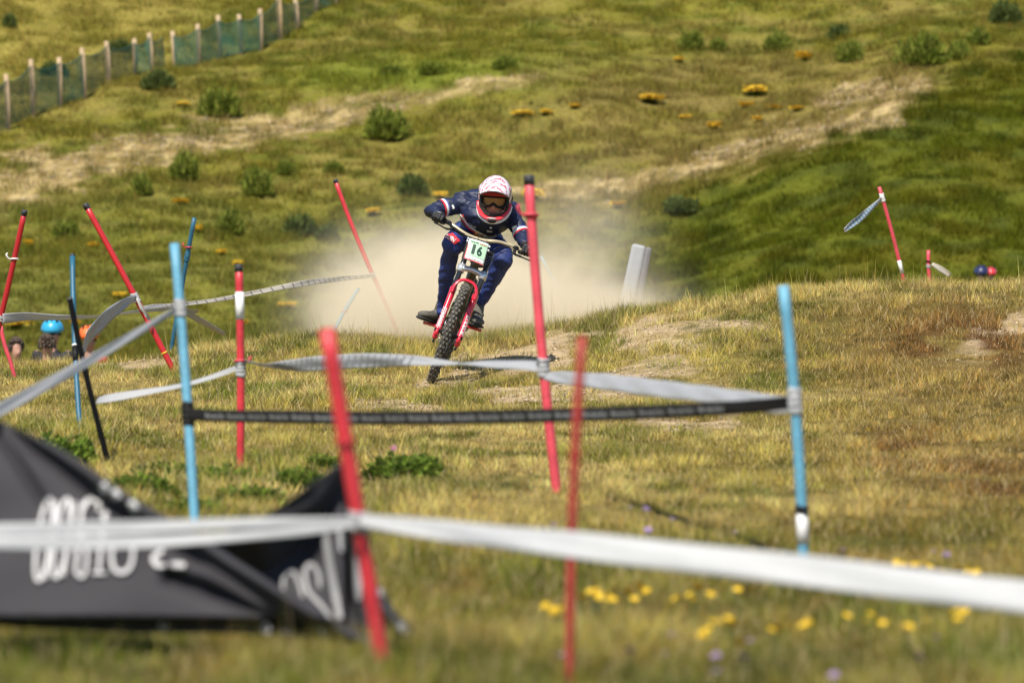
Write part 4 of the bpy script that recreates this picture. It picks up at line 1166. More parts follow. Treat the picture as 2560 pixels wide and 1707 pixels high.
for t, x0, x1, y0, y1, m in (('~-~', .10, .5, .17, .09, 'ink'), ('----', .58, .92, .16, .12, 'helmr'), ('Mercedes-Benz', .18, .84, .92, .82, 'printd')):
    a2, f2, _ = text_shape(t)
    link('print', [plate_pt(x0 + x * (x1 - x0), y0 + y * (y1 - y0), .011) for x, y in a2], f2, M[m], plate, smooth=False)
for x, y in ((-.06, .03), (-.06, .16), (1.06, .10), (1.06, .28)):
    c = plate_pt(x, y, .004)
    MB().ell(c, (av * .009, fv * .006, uv * .009), 10, 6).build('tie_hole', M['silver'], plate)

# drivetrain
PEDL, PEDR = P(1075, 811, 39.30), P(1186, 822, 39.05)
for nm, pp, s in (('l', PEDL, -1), ('r', PEDR, 1)):
    side = (pp - BB).dot(av)
    e = pp - av * (.055 * s)
    MB().tube([BB + av * .06 * s, BB + av * .07 * s, e], [.018, .016, .012], 10).build('crank_arm', M['blackp'], bike)
    xd = (av * .8 + Vector((1, 0, 0)) * .2).normalized()
    pn = Vector((0, .05, 1)); pn = (pn - xd * pn.dot(xd)).normalized(); yd = xd.cross(pn)
    pe = MB().box(pp, (xd * .05, yd * .048, pn * .008)).build('pedal', M['redan'], bike, bevel=.004)
    pm = MB()
    for ix in (-1, 0, 1):
        for iy in (-1, 1): pm.tube([pp + xd * .04 * ix + yd * .04 * iy - pn * .012, pp + xd * .04 * ix + yd * .04 * iy + pn * .012], .0025, 5)
    pm.build('pins', M['steel'], pe)
MB().tube([BB + av * .055 + (fv * math.cos(s) + uv * math.sin(s)) * .075 for s in np.linspace(0, 6.2832, 33)], [(.004, .006)] * 33, 6, caps=False, up=fv).build('chainring', M['blackp'], bike)

# ------------------------------------------------------------------ rider
rider = empty('person', P(1190, 560, 39.3), 'mountain bike racer in navy kit and white full-face helmet, crouched over the bars', 'person')
body = MB()
sh = {'l': P(1158, 508, 39.10), 'r': P(1276, 532, 39.10)}
el = {'l': P(1082, 527, 38.98), 'r': P(1303, 584, 38.97)}
wr = {'l': P(1096, 545, 38.80), 'r': P(1312, 613, 38.80)}
hip = {'l': P(1158, 592, 39.46), 'r': P(1218, 596, 39.46)}
kn = {'l': P(1131, 610, 38.96), 'r': P(1259, 643, 38.96)}
an = {'l': P(1106, 770, 39.30), 'r': P(1197, 774, 39.22)}
chest = P(1212, 540, 39.12); belly = P(1200, 566, 39.32); pel = P(1190, 588, 39.50); neck = P(1228, 520, 39.05)
X, Y, Z = Vector((1, 0, 0)), Vector((0, 1, 0)), Vector((0, 0, 1))
tilt = (X * .97 - Z * .24).normalized(); tiltz = (Z * .97 + X * .24).normalized()
body.ell(chest, (tilt * .185, Y * .19, tiltz * .125), 22, 16)
body.ell(P(1206, 556, 39.25), (tilt * .15, Y * .2, tiltz * .115), 20, 14)
body.ell(belly, (tilt * .14, Y * .2, tiltz * .12), 20, 14)
body.ell(pel, (tilt * .165, Y * .16, tiltz * .13), 20, 14)
body.capsule(sh['l'] + Vector((.02, .06, .015)), P(1222, 502, 39.16), .07, .085)
body.capsule(sh['r'] + Vector((-.02, .06, .01)), P(1240, 506, 39.16), .07, .085)
body.capsule(chest + Vector((0, -.03, .02)), P(1235, 505, 38.98), .08, .065)
for s in 'lr':
    body.ell(sh[s], (X * .078, Y * .085, Z * .078), 16, 12)
    body.capsule(chest.lerp(sh[s], .45), sh[s], .10, .075)
    body.capsule(sh[s], el[s], .066, .056)
    body.ell(el[s], (X * .058, Y * .058, Z * .056), 14, 10)
    body.capsule(el[s], wr[s], .054, .034)
    body.capsule(hip[s], kn[s], .098, .072)
    body.ell(kn[s] + Vector((0, -.012, 0)), (X * .072, Y * .07, Z * .08), 14, 10)
    calf = kn[s].lerp(an[s], .34) + Vector((.004 if s == 'r' else -.004, .025, 0))
    body.capsule(kn[s], calf, .064, .060); body.capsule(calf, an[s] + Vector((0, 0, .02)), .060, .036)
    body.capsule(an[s] + Vector((0, 0, .03)), an[s] + Vector((0, 0, -.03)), .036, .036)
v, f = remesh(body, .010, 8, .5)
# soft cloth folds
va = np.array([tuple(q) for q in v])
me_t = bpy.data.meshes.new('t'); me_t.from_pydata(va.tolist(), [], f); me_t.update()
nr = np.array([tuple(q.normal) for q in me_t.vertices]); bpy.data.meshes.remove(me_t)
fold = (fbm(va[:, 0] * 13 + va[:, 1] * 9, va[:, 2] * 34 + va[:, 1] * 16 + va[:, 0] * 12, 3) - .5) * .030
va = va + nr * fold[:, None]
cen = np.array([va[list(q)].mean(0) for q in f])
waist = (cen - np.array(P(1196, 580, 39.40))) @ np.array((0.06, .74, -.67))
legs = np.zeros(len(cen), bool)
for s in 'lr':
    for a, b, r in ((hip[s], kn[s], .12), (kn[s], an[s], .12)):
        a_, b_ = np.array(a), np.array(b); t = np.clip(((cen - a_) @ (b_ - a_)) / ((b_ - a_) @ (b_ - a_)), 0, 1)
        legs |= np.linalg.norm(cen - a_ - t[:, None] * (b_ - a_), axis=1) < r * (.85 if a is hip[s] else 1)
for s in 'lr':
    a_, b_ = np.array(sh[s]), np.array(el[s]); t = np.clip(((cen - a_) @ (b_ - a_)) / ((b_ - a_) @ (b_ - a_)), 0, 1)
    legs &= ~(np.linalg.norm(cen - a_ - t[:, None] * (b_ - a_), axis=1) < .085)
fm = np.where(legs | (waist > 0.06), 1, 0)
bodyo = link('body', [Vector(q) for q in va], f, None, rider, mats=[M['jersey'], M['pants']], fmat=fm)
bvh = BVHTree.FromPolygons([Vector(q) for q in va], f)
EYE = Vector((0, 0, CZ))
def on_body(px, py, off=.004):
    d = (P(px, py, 30) - EYE).normalized()
    loc, n, i, dist = bvh.ray_cast(EYE + d * 36, d)
    if loc is None: return None
    return loc + n * off if n.dot(d) < 0 else loc - n * off
def badge(name, quad, mat, n=8, off=.004, par=None):
    """print laid on the cloth, quad = 4 photo px corners"""
    q = [np.array(c, float) for c in quad]; rows = []
    for j in range(n + 1):
        r = []
        for i in range(n + 1):
            a, b = i / n, j / n
            p = q[0] * (1 - a) * (1 - b) + q[1] * a * (1 - b) + q[2] * a * b + q[3] * (1 - a) * b
            r.append(on_body(p[0], p[1], off))
        rows.append(r)
    flat = [p for r in rows for p in r if p is not None]
    if not flat: return None
    md = sorted(p.y for p in flat)[len(flat) // 2]
    mb = MB(); ix = {}
    for j in range(n + 1):
        for i in range(n + 1):
            p = rows[j][i]
            if p is not None and abs(p.y - md) < .14: ix[i, j] = len(mb.v); mb.v.append(p)
    for j in range(n):
        for i in range(n):
            k = [(i, j), (i + 1, j), (i + 1, j + 1), (i, j + 1)]
            if all(q in ix for q in k): mb.f.append(tuple(ix[q] for q in k))
    return mb.build(name, mat, bodyo) if mb.f else None
def word(txt, quad, mat, off=.007):
    a, f2, _ = text_shape(txt, .02); q = [np.array(c, float) for c in quad]; pv = []
    for x, y in a:
        y = 1 - y
        p = q[0] * (1 - x) * (1 - y) + q[1] * x * (1 - y) + q[2] * x * y + q[3] * (1 - x) * y
        h = on_body(p[0], p[1], off)
        if h is None: return
        pv.append(h)
    link('print', pv, f2, mat, bodyo, smooth=False)
def strip(pts, w, mat, off=.004):
    S = catmull(pts, 6)
    for i in range(0, len(S) - 1, 6):
        pass
    mb = MB(); rows = []
    for i in range(len(S)):
        a = S[max(i - 1, 0)]; b = S[min(i + 1, len(S) - 1)]; t = (b - a) / max(np.hypot(*(b - a)), 1e-6)
        nx, ny = -t[1], t[0]
        r = [on_body(S[i][0] + nx * q * w, S[i][1] + ny * q * w, off) for q in (-.5, 0, .5)]
        rows.append(r)
    for i in range(len(rows) - 1):
        r0, r1 = rows[i], rows[i + 1]
        if any(p is None for p in r0 + r1) or max(p.y for p in r0 + r1) - min(p.y for p in r0 + r1) > .12: continue
        mb.grid([r0, r1])
    if mb.f: mb.build('stripe', mat, bodyo)
strip([(1155, 538), (1162, 553), (1174, 568), (1190, 580), (1206, 590)], 9, M['helmr'])
strip([(1150, 534), (1160, 546), (1170, 560), (1184, 572), (1200, 581), (1216, 588)], 4, M['white'], .006)
strip([(1196, 584), (1212, 590), (1228, 592), (1240, 589)], 8, M['tapelight'], .005)
word('ONE', [(1172, 556), (1192, 566), (1190, 573), (1170, 563)], M['tapeg'])
badge('logo', [(1217, 575), (1230, 577), (1230, 580), (1218, 579)], M['white'], 4)
badge('logo', [(1224, 567), (1229, 567), (1229, 571), (1224, 571)], M['white'], 4)
badge('logo', [(1281, 568), (1292, 564), (1294, 573), (1283, 578)], M['white'], 5)
badge('logo', [(1129, 514), (1133, 512), (1136, 521), (1132, 523)], M['white'], 4)
badge('knee_patch', [(1118, 582), (1131, 583), (1150, 602), (1136, 611)], M['helmr'], 8, .004)
badge('knee_patch', [(1112, 594), (1118, 582), (1136, 611), (1124, 602)], M['helmr'], 8, .004)
word('TENN', [(1118, 587), (1140, 598), (1133, 606), (1112, 595)], M['white'], .008)
# sleeve bands
for s, t0 in (('l', .60), ('r', .93)):
    a, b = sh[s], el[s]
    t = (b - a).normalized()
    for k, (m, w) in enumerate((('blue', .008), ('white', .016), ('helmr', .012))):
        c = a.lerp(b, t0) + t * (.003 + [0, .010, .026][k])
        r = .066 + (.056 - .066) * t0 + .0045
        MB().tube([c - t * w * .5, c + t * w * .5], r, 24, caps=False).build('sleeve_band', principled('band_blue', (.12, .2, .5), .6) if m == 'blue' else M[m], bodyo)

# gloved hands closed round the grips
def hand(s, grip, gdir, fore):
    """grip centre, unit direction along the bar (outwards), wrist point"""
    out = gdir.normalized()
    fw = Vector((0, -1, 0)); fw = (fw - out * fw.dot(out)).normalized()
    upv = out.cross(fw); upv = upv if upv.z > 0 else -upv
    mb = MB()
    palm = grip - fw * .014 + upv * .018
    mb.ell(palm, (out * .044, fw * .034, upv * .020), 14, 10)
    mb.capsule(fore, palm - fw * .02 + upv * .004, .034, .030)
    inner = -out
    for i, (o, L, r) in enumerate(((.033, .98, .0105), (.011, 1.06, .011), (-.011, 1.0, .0105), (-.032, .82, .0092))):
        bse = grip + inner * o
        kp = [bse + upv * .024 + fw * .010, bse + upv * .020 + fw * .030 * L, bse - upv * .004 + fw * .035 * L, bse - upv * .022 + fw * .020, bse - upv * .024 - fw * .002]
        rr = [r * 1.15, r * 1.12, r, r * .92, r * .8]
        for k in range(4): mb.capsule(kp[k], kp[k + 1], rr[k], rr[k + 1], 10)
    tp = [palm + inner * .040 - fw * .01 - upv * .006, grip + inner * .052 - fw * .004 - upv * .014, grip + inner * .050 + fw * .020 - upv * .022]
    mb.capsule(tp[0], tp[1], .013, .011, 10); mb.capsule(tp[1], tp[2], .011, .0095, 10)
    v, f = remesh(mb, .0035, 3, .4)
    g = link('glove', v, f, M['glove'], rider)
    MB().tube([fore.lerp(palm, .25), fore.lerp(palm, .42)], .0355, 18).build('cuff', M['blackp'], g)
    lg = palm + upv * .019 + out * .012
    MB().ell(lg, (out * .018, fw * .011, upv * .004), 10, 6).build('logo', M['tapelight'], g)
hand('l', P(*BAR[1]), P(*BAR[0]) - P(*BAR[2]), wr['l'])
hand('r', P(1317, 630, bd + .043), P(*BAR[-1]) - P(1304, 626, bd + .035), wr['r'])

# shoes
def shoe(s, ankle, pedal, toe_dir):
    td = Vector(toe_dir); td.z = 0; td.normalize()
    n = Vector((0, .05, 1)); n = (n + X * (.28 if s == 'r' else .30)).normalized()
    td = (td - n * td.dot(n)).normalized(); sd = td.cross(n)
    base = pedal + n * .012
    mb = MB()
    prof = [(-.135, .028, .055), (-.12, .036, .075), (-.08, .038, .088), (-.03, .040, .082), (.02, .045, .066), (.07, .050, .055), (.105, .046, .048), (.135, .030, .036), (.146, .012, .022)]
    pts = [base + td * a + n * (.014 + h * .5) for a, w, h in prof]
    mb.tube(pts, [(h * .5, w) for a, w, h in prof], 16, up=n)
    mb.capsule(base - td * .07 + n * .07, ankle + Vector((0, 0, .035)), .047, .041)
    v, f = remesh(mb, .007, 4, .5)
    so = link('shoe', v, f, M['shoe'], rider)
    pr = [(-.14, .024), (-.12, .037), (-.05, .038), (.02, .046), (.07, .052), (.11, .047), (.14, .028), (.15, .010)]
    MB().tube([base + td * a + n * .010 for a, w in pr], [(.0125, w + .002) for a, w in pr], 12, up=n).build('sole', M['sole'], so)
    for k in range(3):
        c = base + td * (.01 - .035 * k) + n * (.080 + .014 * k)
        MB().tube([c - sd * .034 - n * .012, c + n * .006, c + sd * .034 - n * .012], .0028, 6).build('lace', M['sole'], so)
shoe('l', an['l'], PEDL, (-.62, -.8, 0)); shoe('r', an['r'], PEDR, (.12, -1, 0))

# head and helmet
HC = P(1237, 497, 38.90)
pitch = math.radians(14); roll = math.radians(5); yaw = math.radians(-3)
Rm = Matrix.Rotation(yaw, 3, 'Z') @ Matrix.Rotation(roll, 3, 'Y') @ Matrix.Rotation(pitch, 3, 'X')
def H(x, y, z): return HC + Rm @ Vector((x, y, z))      # x right in photo, -y face, z up
hX, hY, hZ = Rm @ X, Rm @ Y, Rm @ Z
head = MB()
head.ell(H(0, .02, .015), (hX * .076, hY * .095, hZ * .105), 18, 14)
head.ell(H(0, -.025, -.055), (hX * .058, hY * .062, hZ * .072), 16, 12)
head.capsule(H(0, -.080, -.005), H(0, -.104, -.038), .011, .016, 10)
for s in (-1, 1): head.ell(H(s * .034, -.066, -.035), (hX * .028, hY * .022, hZ * .022), 10, 8)
head.capsule(H(0, .03, -.08), H(0, .09, -.14), .058, .062)
v, f = remesh(head, .006, 4, .5)
hd = link('head', v, f, M['skin'], rider)
MB().ell(H(0, -.089, -.075), (hX * .024, hY * .008, hZ * .009), 12, 8).build('mouth', M['lip'], hd)
# shell
def shell_pt(th, ph, k=1.0):
    x = math.cos(ph) * math.sin(th); y = -math.cos(ph) * math.cos(th); z = math.sin(ph)
    sy = .150 if y < 0 else .155
    return H(.116 * k * x * (1 - .10 * max(0, -z)), sy * k * y + .01, (.146 if z > 0 else .125) * k * z + .012)
nu_, nv_ = 56, 34
rows, keepf = [], []
for j in range(nv_ + 1):
    ph = -1.05 + (math.pi / 2 + 1.04) * j / nv_
    rows.append([shell_pt(2 * math.pi * i / nu_, ph) for i in range(nu_)])
mb = MB(); mb.v = [p for r in rows for p in r]
for j in range(nv_):
    ph = -1.05 + (math.pi / 2 + 1.04) * (j + .5) / nv_
    for i in range(nu_):
        th = 2 * math.pi * (i + .5) / nu_; th = th - 2 * math.pi if th > math.pi else th
        if abs(th) < 1.08 and ph < .42: continue         # eye port and face
        mb.f.append((j * nu_ + i, j * nu_ + (i + 1) % nu_, (j + 1) * nu_ + (i + 1) % nu_, (j + 1) * nu_ + i))
helm = mb.build('helmet', M['visor'], rider)
sm = helm.modifiers.new('t', 'SOLIDIFY'); sm.thickness = .012; sm.offset = -1
# dark lining behind the opening edge
lin_ = MB().tube(catmull([H(-.088, -.07, .05), H(-.094, -.055, -.01), H(-.086, -.06, -.06), H(-.06, -.085, -.088), H(0, -.10, -.098), H(.06, -.085, -.088), H(.086, -.06, -.06), H(.094, -.055, -.01), H(.088, -.07, .05)], 5), [(.016, .010)] * 41, 8).build('padding', M['sole'], helm)
# chin bar: red band over a white lower edge
cb = [(-.107, -.015, -.022), (-.100, -.055, -.060), (-.078, -.105, -.088), (-.042, -.140, -.104), (0, -.152, -.108), (.042, -.140, -.104), (.078, -.105, -.088), (.100, -.055, -.060), (.107, -.015, -.022)]
MB().tube(catmull([H(*q) for q in cb], 5), [(.007 + .003 * math.sin(math.pi * i / 40), .016) for i in range(41)], 12, up=hZ).build('chin_bar', M['helmr'], helm)
cb2 = [(-.108, .02, -.050), (-.101, -.03, -.082), (-.082, -.080, -.108), (-.046, -.118, -.128), (0, -.132, -.136), (.046, -.118, -.128), (.082, -.080, -.108), (.101, -.03, -.082), (.108, .02, -.050)]
MB().tube(catmull([H(*q) for q in cb2], 5), [(.011, .017)] * 41, 12, up=hZ).build('chin_edge', M['helmw'], helm)
MB().ell(H(0, -.160, -.122), (hX * .030, hY * .012, hZ * .014), 14, 8).build('chin_vent', M['blackp'], helm)
MB().ell(H(0, -.164, -.102), (hX * .034, hY * .010, hZ * .007), 14, 8).build('chin_lip', M['tapelight'], helm)
# visor peak: curved plate over the brow
rows = []
for j in range(11):
    t = j / 10
    r = []
    for i in range(21):
        u = (i / 20 - .5) * 2
        w = .112 - .012 * t
        r.append(H(u * w, -.075 - .125 * t * (1 - .35 * u * u) + .055 * u * u, .138 - .030 * t - .056 * u * u - .012 * t * t + .006 * math.cos(u * 9) * (1 - t)))
    rows.append(r)
vz = MB().grid(rows).build('visor', M['visor'], helm)
so = vz.modifiers.new('t', 'SOLIDIFY'); so.thickness = .005
MB().tube(rows[-1], .0045, 8).build('visor_edge', M['printd'], vz)
brow = MB().tube(catmull([H(-.10, -.065, .045), H(-.07, -.115, .058), H(0, -.135, .062), H(.07, -.115, .058), H(.10, -.065, .045)], 5), [(.014, .008)] * 21, 8, up=hZ).build('brow_shade_band', M['deepred'], helm)  # red brow strip coloured darker to stand for shade under the visor
# goggles
gf = [(-.084, -.060, .020), (-.068, -.102, .036), (0, -.122, .040), (.068, -.102, .036), (.084, -.060, .020), (.074, -.092, -.026), (.035, -.114, -.032), (0, -.118, -.010), (-.035, -.114, -.032), (-.074, -.092, -.026), (-.084, -.060, .020)]
gog = MB().tube(catmull([H(*q) for q in gf], 4), .0085, 8, caps=False).build('goggles', M['blackp'], helm)
rows = []
for j in range(7):
    t = j / 6
    rows.append([H(u * .074, -.120 + .050 * u * u, .034 - t * (.030 + .032 * min(1, abs(u) * 1.9) * (1 - .25 * u * u))) for u in np.linspace(-1, 1, 19)])
MB().grid(rows).build('lens', M['lens'], gog)
for s in (-1, 1):
    MB().tube([H(s * .084, -.060, .004), H(s * .108, -.02, .004), H(s * .121, .03, .006)], [(.016, .003)] * 3, 8, up=hZ).build('strap', M['blackp'], gog)

# ------------------------------------------------------------------ spectators standing in the hollow behind the crest
def spectator(label, px, py, d, head_mat, shirt, look, hair=False, helmet=None, size=1.0):
    """py = top of the head in the photo"""
    top = P(px, py, d); g = float(hgt(top.x, top.y)); Ht = top.z - g
    k = Ht / 1.75
    root = empty('person', (top.x, top.y, g), label, 'person', 'spectators behind the crest')
    q = lambda x, y, z: Vector((top.x + x * k, top.y + y * k, g + z * k))
    mb = MB()
    lx, ly = look
    mb.ell(q(0, 0, 1.62), (X * .078 * k, Y * .092 * k, Z * .118 * k), 14, 12)
    mb.ell(q(lx * .03, ly * .03, 1.56), (X * .06 * k, Y * .07 * k, Z * .07 * k), 12, 10)
    mb.capsule(q(lx * .09, ly * .09, 1.60), q(lx * .11, ly * .11, 1.575), .012 * k, .016 * k, 8)
    mb.capsule(q(0, .02, 1.36), q(0, 0, 1.52), .055 * k, .052 * k)
    mb.ell(q(0, .02, 1.22), (X * .17 * k, Y * .11 * k, Z * .22 * k), 16, 12)
    mb.ell(q(0, .02, .96), (X * .155 * k, Y * .11 * k, Z * .16 * k), 16, 12)
    for s in (-1, 1):
        mb.capsule(q(s * .17, .02, 1.38), q(s * .23, .04, 1.10), .056 * k, .045 * k); mb.capsule(q(s * .23, .04, 1.10), q(s * .20, -.10, .88), .044 * k, .03 * k)
        mb.ell(q(s * .19, -.14, .84), (X * .022 * k, Y * .04 * k, Z * .045 * k), 10, 8)
        mb.capsule(q(s * .09, .02, .90), q(s * .10, 0, .48), .085 * k, .058 * k); mb.capsule(q(s * .10, 0, .48), q(s * .10, .03, .08), .055 * k, .036 * k)
        mb.capsule(q(s * .10, .05, .05), q(s * .11, -.14, .035), .042 * k, .036 * k)
    v, f = remesh(mb, .022, 4, .5)
    cz = np.array([np.mean([v[i].z for i in t]) for t in f]); rel = (cz - g) / k
    fm = np.where(rel > 1.42, 0, np.where(rel > .92, 1, 2))
    body = link('body', v, f, None, root, mats=[M['skin'], shirt, M['shirt1']], fmat=fm)
    if hair:
        r = np.random.default_rng(int(px)); hb = MB()
        for i in range(230):
            a = r.uniform(0, 6.28); e = r.uniform(-.25, 1.5)
            n = Vector((math.cos(a) * math.cos(e), math.sin(a) * math.cos(e), math.sin(e)))
            if n.dot(Vector((lx, ly, 0))) > .45 and n.z < .55: continue
            c = q(n.x * .085, n.y * .10, 1.63 + n.z * .115)
            hb.ell(c, (Vector(r.normal(0, 1, 3)).normalized() * .026 * k, Vector(r.normal(0, 1, 3)).normalized() * .02 * k, n * .022 * k), 6, 4)
        hb.build('hair', head_mat, root)
    if helmet:
        rows = []
        hm = MB()
        n1, n2 = 28, 12
        for j in range(n2 + 1):
            e = -.12 + 1.68 * j / n2
            rows.append([q(.118 * math.cos(a) * math.cos(e) * (1 + .05 * math.cos(6 * a)), .145 * math.sin(a) * math.cos(e), 1.645 + .125 * math.sin(e) - .02 * (math.sin(a) < -.5) * (j == 0)) for a in np.linspace(0, 2 * math.pi, n1 + 1)])
        he = hm.grid(rows).build('helmet', helmet, root)
        he.modifiers.new('t', 'SOLIDIFY').thickness = .012
        vb = MB()
        for s in (-.05, 0, .05):
            vb.tube([q(s, -.10, 1.73), q(s * 1.15, -.03, 1.768), q(s, .06, 1.765)], .010 * k, 6)
        vb.build('vents', M['blackp'], he)
        sg = MB().tube(catmull([q(lx * .02 - ly * s * .085 * -1, ly * .02 + lx * s * .085 * -1, 1.60) if False else q(lx * .085 * (1 - .5 * s * s) - ly * s * .08, ly * .085 * (1 - .5 * s * s) + lx * s * .08, 1.605) for s in np.linspace(-1, 1, 7)], 3), [(.022 * k, .006 * k)] * 19, 8, up=Z).build('sunglasses', M['blackp'], root)
    return root
spectator('spectator in a sky blue helmet and dark glasses behind the left crest', 131, 800, 62, None, M['shirt1'], (.6, -.8), helmet=M['hblue'])
spectator('spectator with short brown hair seen from behind, beside the blue helmet', 117, 838, 60, M['hairb'], M['shirt3'], (.4, .9), hair=True)
spectator('spectator in an orange helmet behind the black pole', 221, 817, 63, None, M['shirt2'], (.7, -.7), helmet=M['horange'])
spectator('curly brown haired spectator low behind the crest at the left edge', 40, 846, 58, M['hairb'], M['shirt3'], (.5, -.85), hair=True)
spectator('spectator in a navy and white helmet peeking over the right crest', 2453, 666, 88, None, M['shirt1'], (-.3, -.95), helmet=M['hnavy'])
spectator('spectator in a red helmet just showing above the right crest', 2477, 670, 90, None, M['shirt2'], (-.3, -.95), helmet=M['helmr'])

# ------------------------------------------------------------------ foam pads, board
def pad(label, px0, py0, px1, py1, d, w, t, mat):
    a, b = P(px0, py0, d), P(px1, py1, d)
    g = float(hgt(b.x, b.y)); ax = (a - b).normalized(); foot = b - ax * max(0, (b.z - g) / ax.z + .05)
    root = empty('foam_post', (foot.x, foot.y, g), label, 'post', 'padded posts in the dust')
    s = ax.cross(Y).normalized()
    mb = MB(); L = (a - foot).length
    for q0, q1 in ((0, .52), (.525, 1)):
        mb.box(foot + ax * L * (q0 + q1) / 2, (s * w / 2, Y * t / 2, ax * L * (q1 - q0) / 2))
    mb.build('pad', mat, root, smooth=False, bevel=.025)
    MB().tube([foot + ax * L * .3 + s * (w / 2 + .006) * math.cos(q) * 1.02 + Y * (t / 2 + .006) * math.sin(q) * 1.25 for q in np.linspace(0, 6.2832, 25)], [(.015, .004)] * 25, 6, up=ax).build('strap', M['greypad'], root)
pad('pale grey foam padded post standing in the dust right of the rider', 1598, 612, 1572, 735, 50, .125, .12, M['whitepad'])
pad('darker grey foam padded post just behind the pale one', 1622, 618, 1600, 735, 50.6, .06, .12, M['greypad'])

a, b = P(2235, 699, 47.0), P(2440, 688, 47.6)
c = (a + b) / 2; ax = (b - a) / 2; up = Vector((0, 0, 1)); sd = up.cross(ax).normalized()
c.z = float(hgt(c.x, c.y)) + .03
root = empty('board', c, 'tan wooden plank lying in the grass along the right crest', 'plank')
MB().box(c, (ax, sd * .07, Vector((0, 0, .022)))).build('plank', M['woody'], root, smooth=False, bevel=.006)
for s in (-.7, .7): MB().box(c + ax * s - Vector((0, 0, .03)), (sd * .07, ax.normalized() * .02, Vector((0, 0, .03)))).build('batten', M['woody'], root, smooth=False)

# ------------------------------------------------------------------ far fence
def fence():
    pts = [(-60, 230, 365), (22, 188, 326), (84, 150, 292), (150, 145, 268), (212, 122, 250), (273, 105, 211), (338, 98, 190), (380, 84, 182), (438, 80, 172), (496, 62, 166), (552, 40, 151), (604, 38, 137), (652, 24, 128), (702, -15, 100), (745, 0, 76), (790, -20, 32), (840, -30, 12), (890, -60, -20)]
    p0 = hit(pts[0][0], pts[0][2])
    root = empty('fence', p0, 'green netting fence on pale wooden posts climbing the top left slope', 'fence')
    tops = []; bases = []
    for k, (x, yt, yb) in enumerate(pts):
        g = hit(x, yb); h = (yb - yt) * g.y / F
        h = max(h, .55)
        tp = g + Vector((-.06 * (1 if k % 3 else .3), 0, h)); bases.append(g); tops.append(tp)
        m = M['woody'] if x == 702 else M['wood']
        r = .055 if x != 702 else .068
        MB().tube([g - Z * .3, g + (tp - g) * .5 + X * .01, tp, tp + Z * .012], [r, r * .95, r * .9, r * .5], 10).build('post', m, root)
    n = bpy.data.materials.new('green_netting'); n.use_nodes = True
    nt = n.node_tree; b = nt.nodes['Principled BSDF']; b.inputs['Base Color'].default_value = (.016, .095, .06, 1); b.inputs['Roughness'].default_value = .6
    tr = nt.nodes.new('ShaderNodeBsdfTransparent'); mx = nt.nodes.new('ShaderNodeMixShader')
    tc = nt.nodes.new('ShaderNodeTexCoord'); no = nt.nodes.new('ShaderNodeTexNoise'); no.inputs['Scale'].default_value = 3; no.inputs['Detail'].default_value = 4
    nt.links.new(tc.outputs['Object'], no.inputs['Vector'])
    mr = nt.nodes.new('ShaderNodeMapRange'); mr.inputs['From Min'].default_value = .3; mr.inputs['From Max'].default_value = .7; mr.inputs['To Min'].default_value = .5; mr.inputs['To Max'].default_value = .78
    nt.links.new(no.outputs['Fac'], mr.inputs['Value']); nt.links.new(mr.outputs[0], mx.inputs[0])
    nt.links.new(tr.outputs[0], mx.inputs[1]); nt.links.new(b.outputs[0], mx.inputs[2]); nt.links.new(mx.outputs[0], nt.nodes['Material Output'].inputs['Surface'])
    for k in range(len(pts) - 1):
        if pts[k][0] == 380:
            e = .6
        else: e = 1
        rows = []
        for j in range(7):
            t = j / 6; r = []
            for i in range(15):
                u = i / 14 * e
                lo = bases[k].lerp(bases[k + 1], u); hi = tops[k].lerp(tops[k + 1], u)
                sag = .16 * math.sin(math.pi * i / 14) * t
                p = lo.lerp(hi, .04 + .84 * t) - Z * sag * .6
                p.z = max(p.z, float(hgt(p.x, p.y)) + .01)
                r.append(p + Vector((0, -.075 + .05 * math.sin(9 * u + j) * math.sin(math.pi * i / 14), 0)))
            rows.append(r)
        MB().grid(rows).build('netting', n, root)
        MB().tube([q + Vector((0, -.004, 0)) for q in rows[-1]], .008, 5).build('top_rope', principled('green_rope', (.02, .12, .09), .7) if k == 0 else bpy.data.materials['green_rope'], root)
fence()

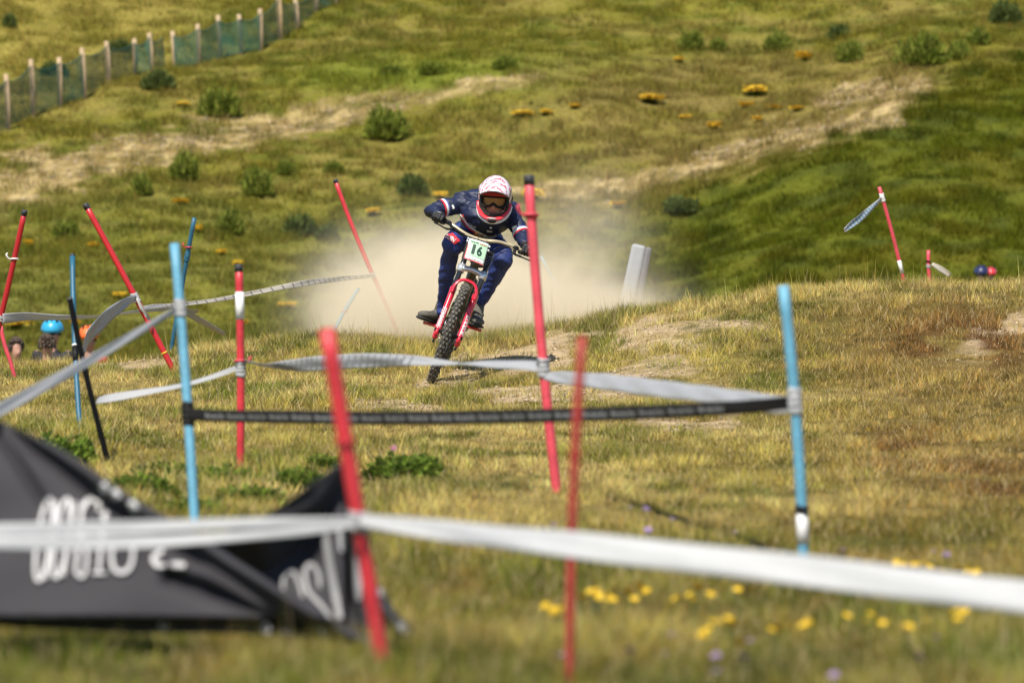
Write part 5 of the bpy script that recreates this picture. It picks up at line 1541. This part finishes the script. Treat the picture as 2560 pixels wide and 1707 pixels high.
# ------------------------------------------------------------------ dust thrown up behind the rider
def dust():
    lo = Vector((-2.0, 40.6, CZ - .75)); hi = Vector((1.75, 48.8, CZ + 1.9))
    c = (lo + hi) / 2; h = (hi - lo) / 2
    mb = MB().ell((0, 0, 0), (X * 1, Y * 1, Z * 1), 32, 20)
    me = bpy.data.meshes.new('dust_cloud'); me.from_pydata([tuple(Vector((v.x * h.x * 1.25, v.y * h.y * 1.15, v.z * h.z * 1.25))) for v in mb.v], [], mb.f)
    m = bpy.data.materials.new('airborne_dust'); m.use_nodes = True
    nt = m.node_tree; nt.nodes.remove(nt.nodes['Principled BSDF'])
    vs = nt.nodes.new('ShaderNodeVolumePrincipled'); vs.inputs['Color'].default_value = (.97, .87, .68, 1); vs.inputs['Anisotropy'].default_value = 0.0
    nt.links.new(vs.outputs[0], nt.nodes['Material Output'].inputs['Volume'])
    geo = nt.nodes.new('ShaderNodeNewGeometry')
    no = nt.nodes.new('ShaderNodeTexNoise'); no.inputs['Scale'].default_value = 1.9; no.inputs['Detail'].default_value = 5; no.inputs['Roughness'].default_value = .62; no.inputs['Distortion'].default_value = .6
    nt.links.new(geo.outputs['Position'], no.inputs['Vector'])
    acc = None
    # puffs: centre px, py, d, radius x, y, z (m), weight
    for (px, py, d, rx, ry, rz, w) in ((985, 810, 44.2, .42, 1.6, .30, 2.4), (1040, 730, 44.8, .50, 1.6, .34, 1.7), (915, 700, 45.2, .26, 1.4, .26, .4), (1400, 640, 45.8, .5, 1.4, .34, .20), (890, 790, 44.6, .20, 1.2, .16, .7), (1300, 790, 44.8, .70, 1.7, .25, 2.1), (1330, 710, 45.4, .48, 1.6, .30, .55), (1490, 778, 45.6, .38, 1.6, .14, 1.4), (1450, 590, 46, .42, 1.5, .40, .20), (1170, 700, 45.2, .46, 1.5, .32, 1.1)):
        p = P(px, py, d)
        sub = nt.nodes.new('ShaderNodeVectorMath'); sub.operation = 'SUBTRACT'; sub.inputs[1].default_value = p
        nt.links.new(geo.outputs['Position'], sub.inputs[0])
        dv = nt.nodes.new('ShaderNodeVectorMath'); dv.operation = 'DIVIDE'; dv.inputs[1].default_value = (rx, ry, rz); nt.links.new(sub.outputs[0], dv.inputs[0])
        dot = nt.nodes.new('ShaderNodeVectorMath'); dot.operation = 'DOT_PRODUCT'; nt.links.new(dv.outputs[0], dot.inputs[0]); nt.links.new(dv.outputs[0], dot.inputs[1])
        ng = nt.nodes.new('ShaderNodeMath'); ng.operation = 'MULTIPLY'; ng.inputs[1].default_value = -1.0; nt.links.new(dot.outputs['Value'], ng.inputs[0])
        ex = nt.nodes.new('ShaderNodeMath'); ex.operation = 'EXPONENT'; nt.links.new(ng.outputs[0], ex.inputs[0])
        ml = nt.nodes.new('ShaderNodeMath'); ml.operation = 'MULTIPLY'; ml.inputs[1].default_value = w; nt.links.new(ex.outputs[0], ml.inputs[0])
        if acc is None: acc = ml
        else:
            ad = nt.nodes.new('ShaderNodeMath'); ad.operation = 'ADD'; nt.links.new(acc.outputs[0], ad.inputs[0]); nt.links.new(ml.outputs[0], ad.inputs[1]); acc = ad
    mr = nt.nodes.new('ShaderNodeMapRange'); mr.inputs['From Min'].default_value = .40; mr.inputs['From Max'].default_value = .64; mr.inputs['To Min'].default_value = .03; mr.inputs['To Max'].default_value = 2.1
    nt.links.new(no.outputs['Fac'], mr.inputs['Value'])
    mu = nt.nodes.new('ShaderNodeMath'); mu.operation = 'MULTIPLY'; nt.links.new(acc.outputs[0], mu.inputs[0]); nt.links.new(mr.outputs[0], mu.inputs[1])
    th = nt.nodes.new('ShaderNodeMath'); th.operation = 'MULTIPLY'; th.inputs[1].default_value = .72; nt.links.new(mu.outputs[0], th.inputs[0]); mu = th
    nt.links.new(mu.outputs[0], vs.inputs['Density'])
    me.materials.append(m)
    o = bpy.data.objects.new('dust_cloud', me); col.objects.link(o); o.location = c
    tag(o, 'tan dust cloud hanging behind the rider over the crest', 'dust', kind='stuff')
dust()
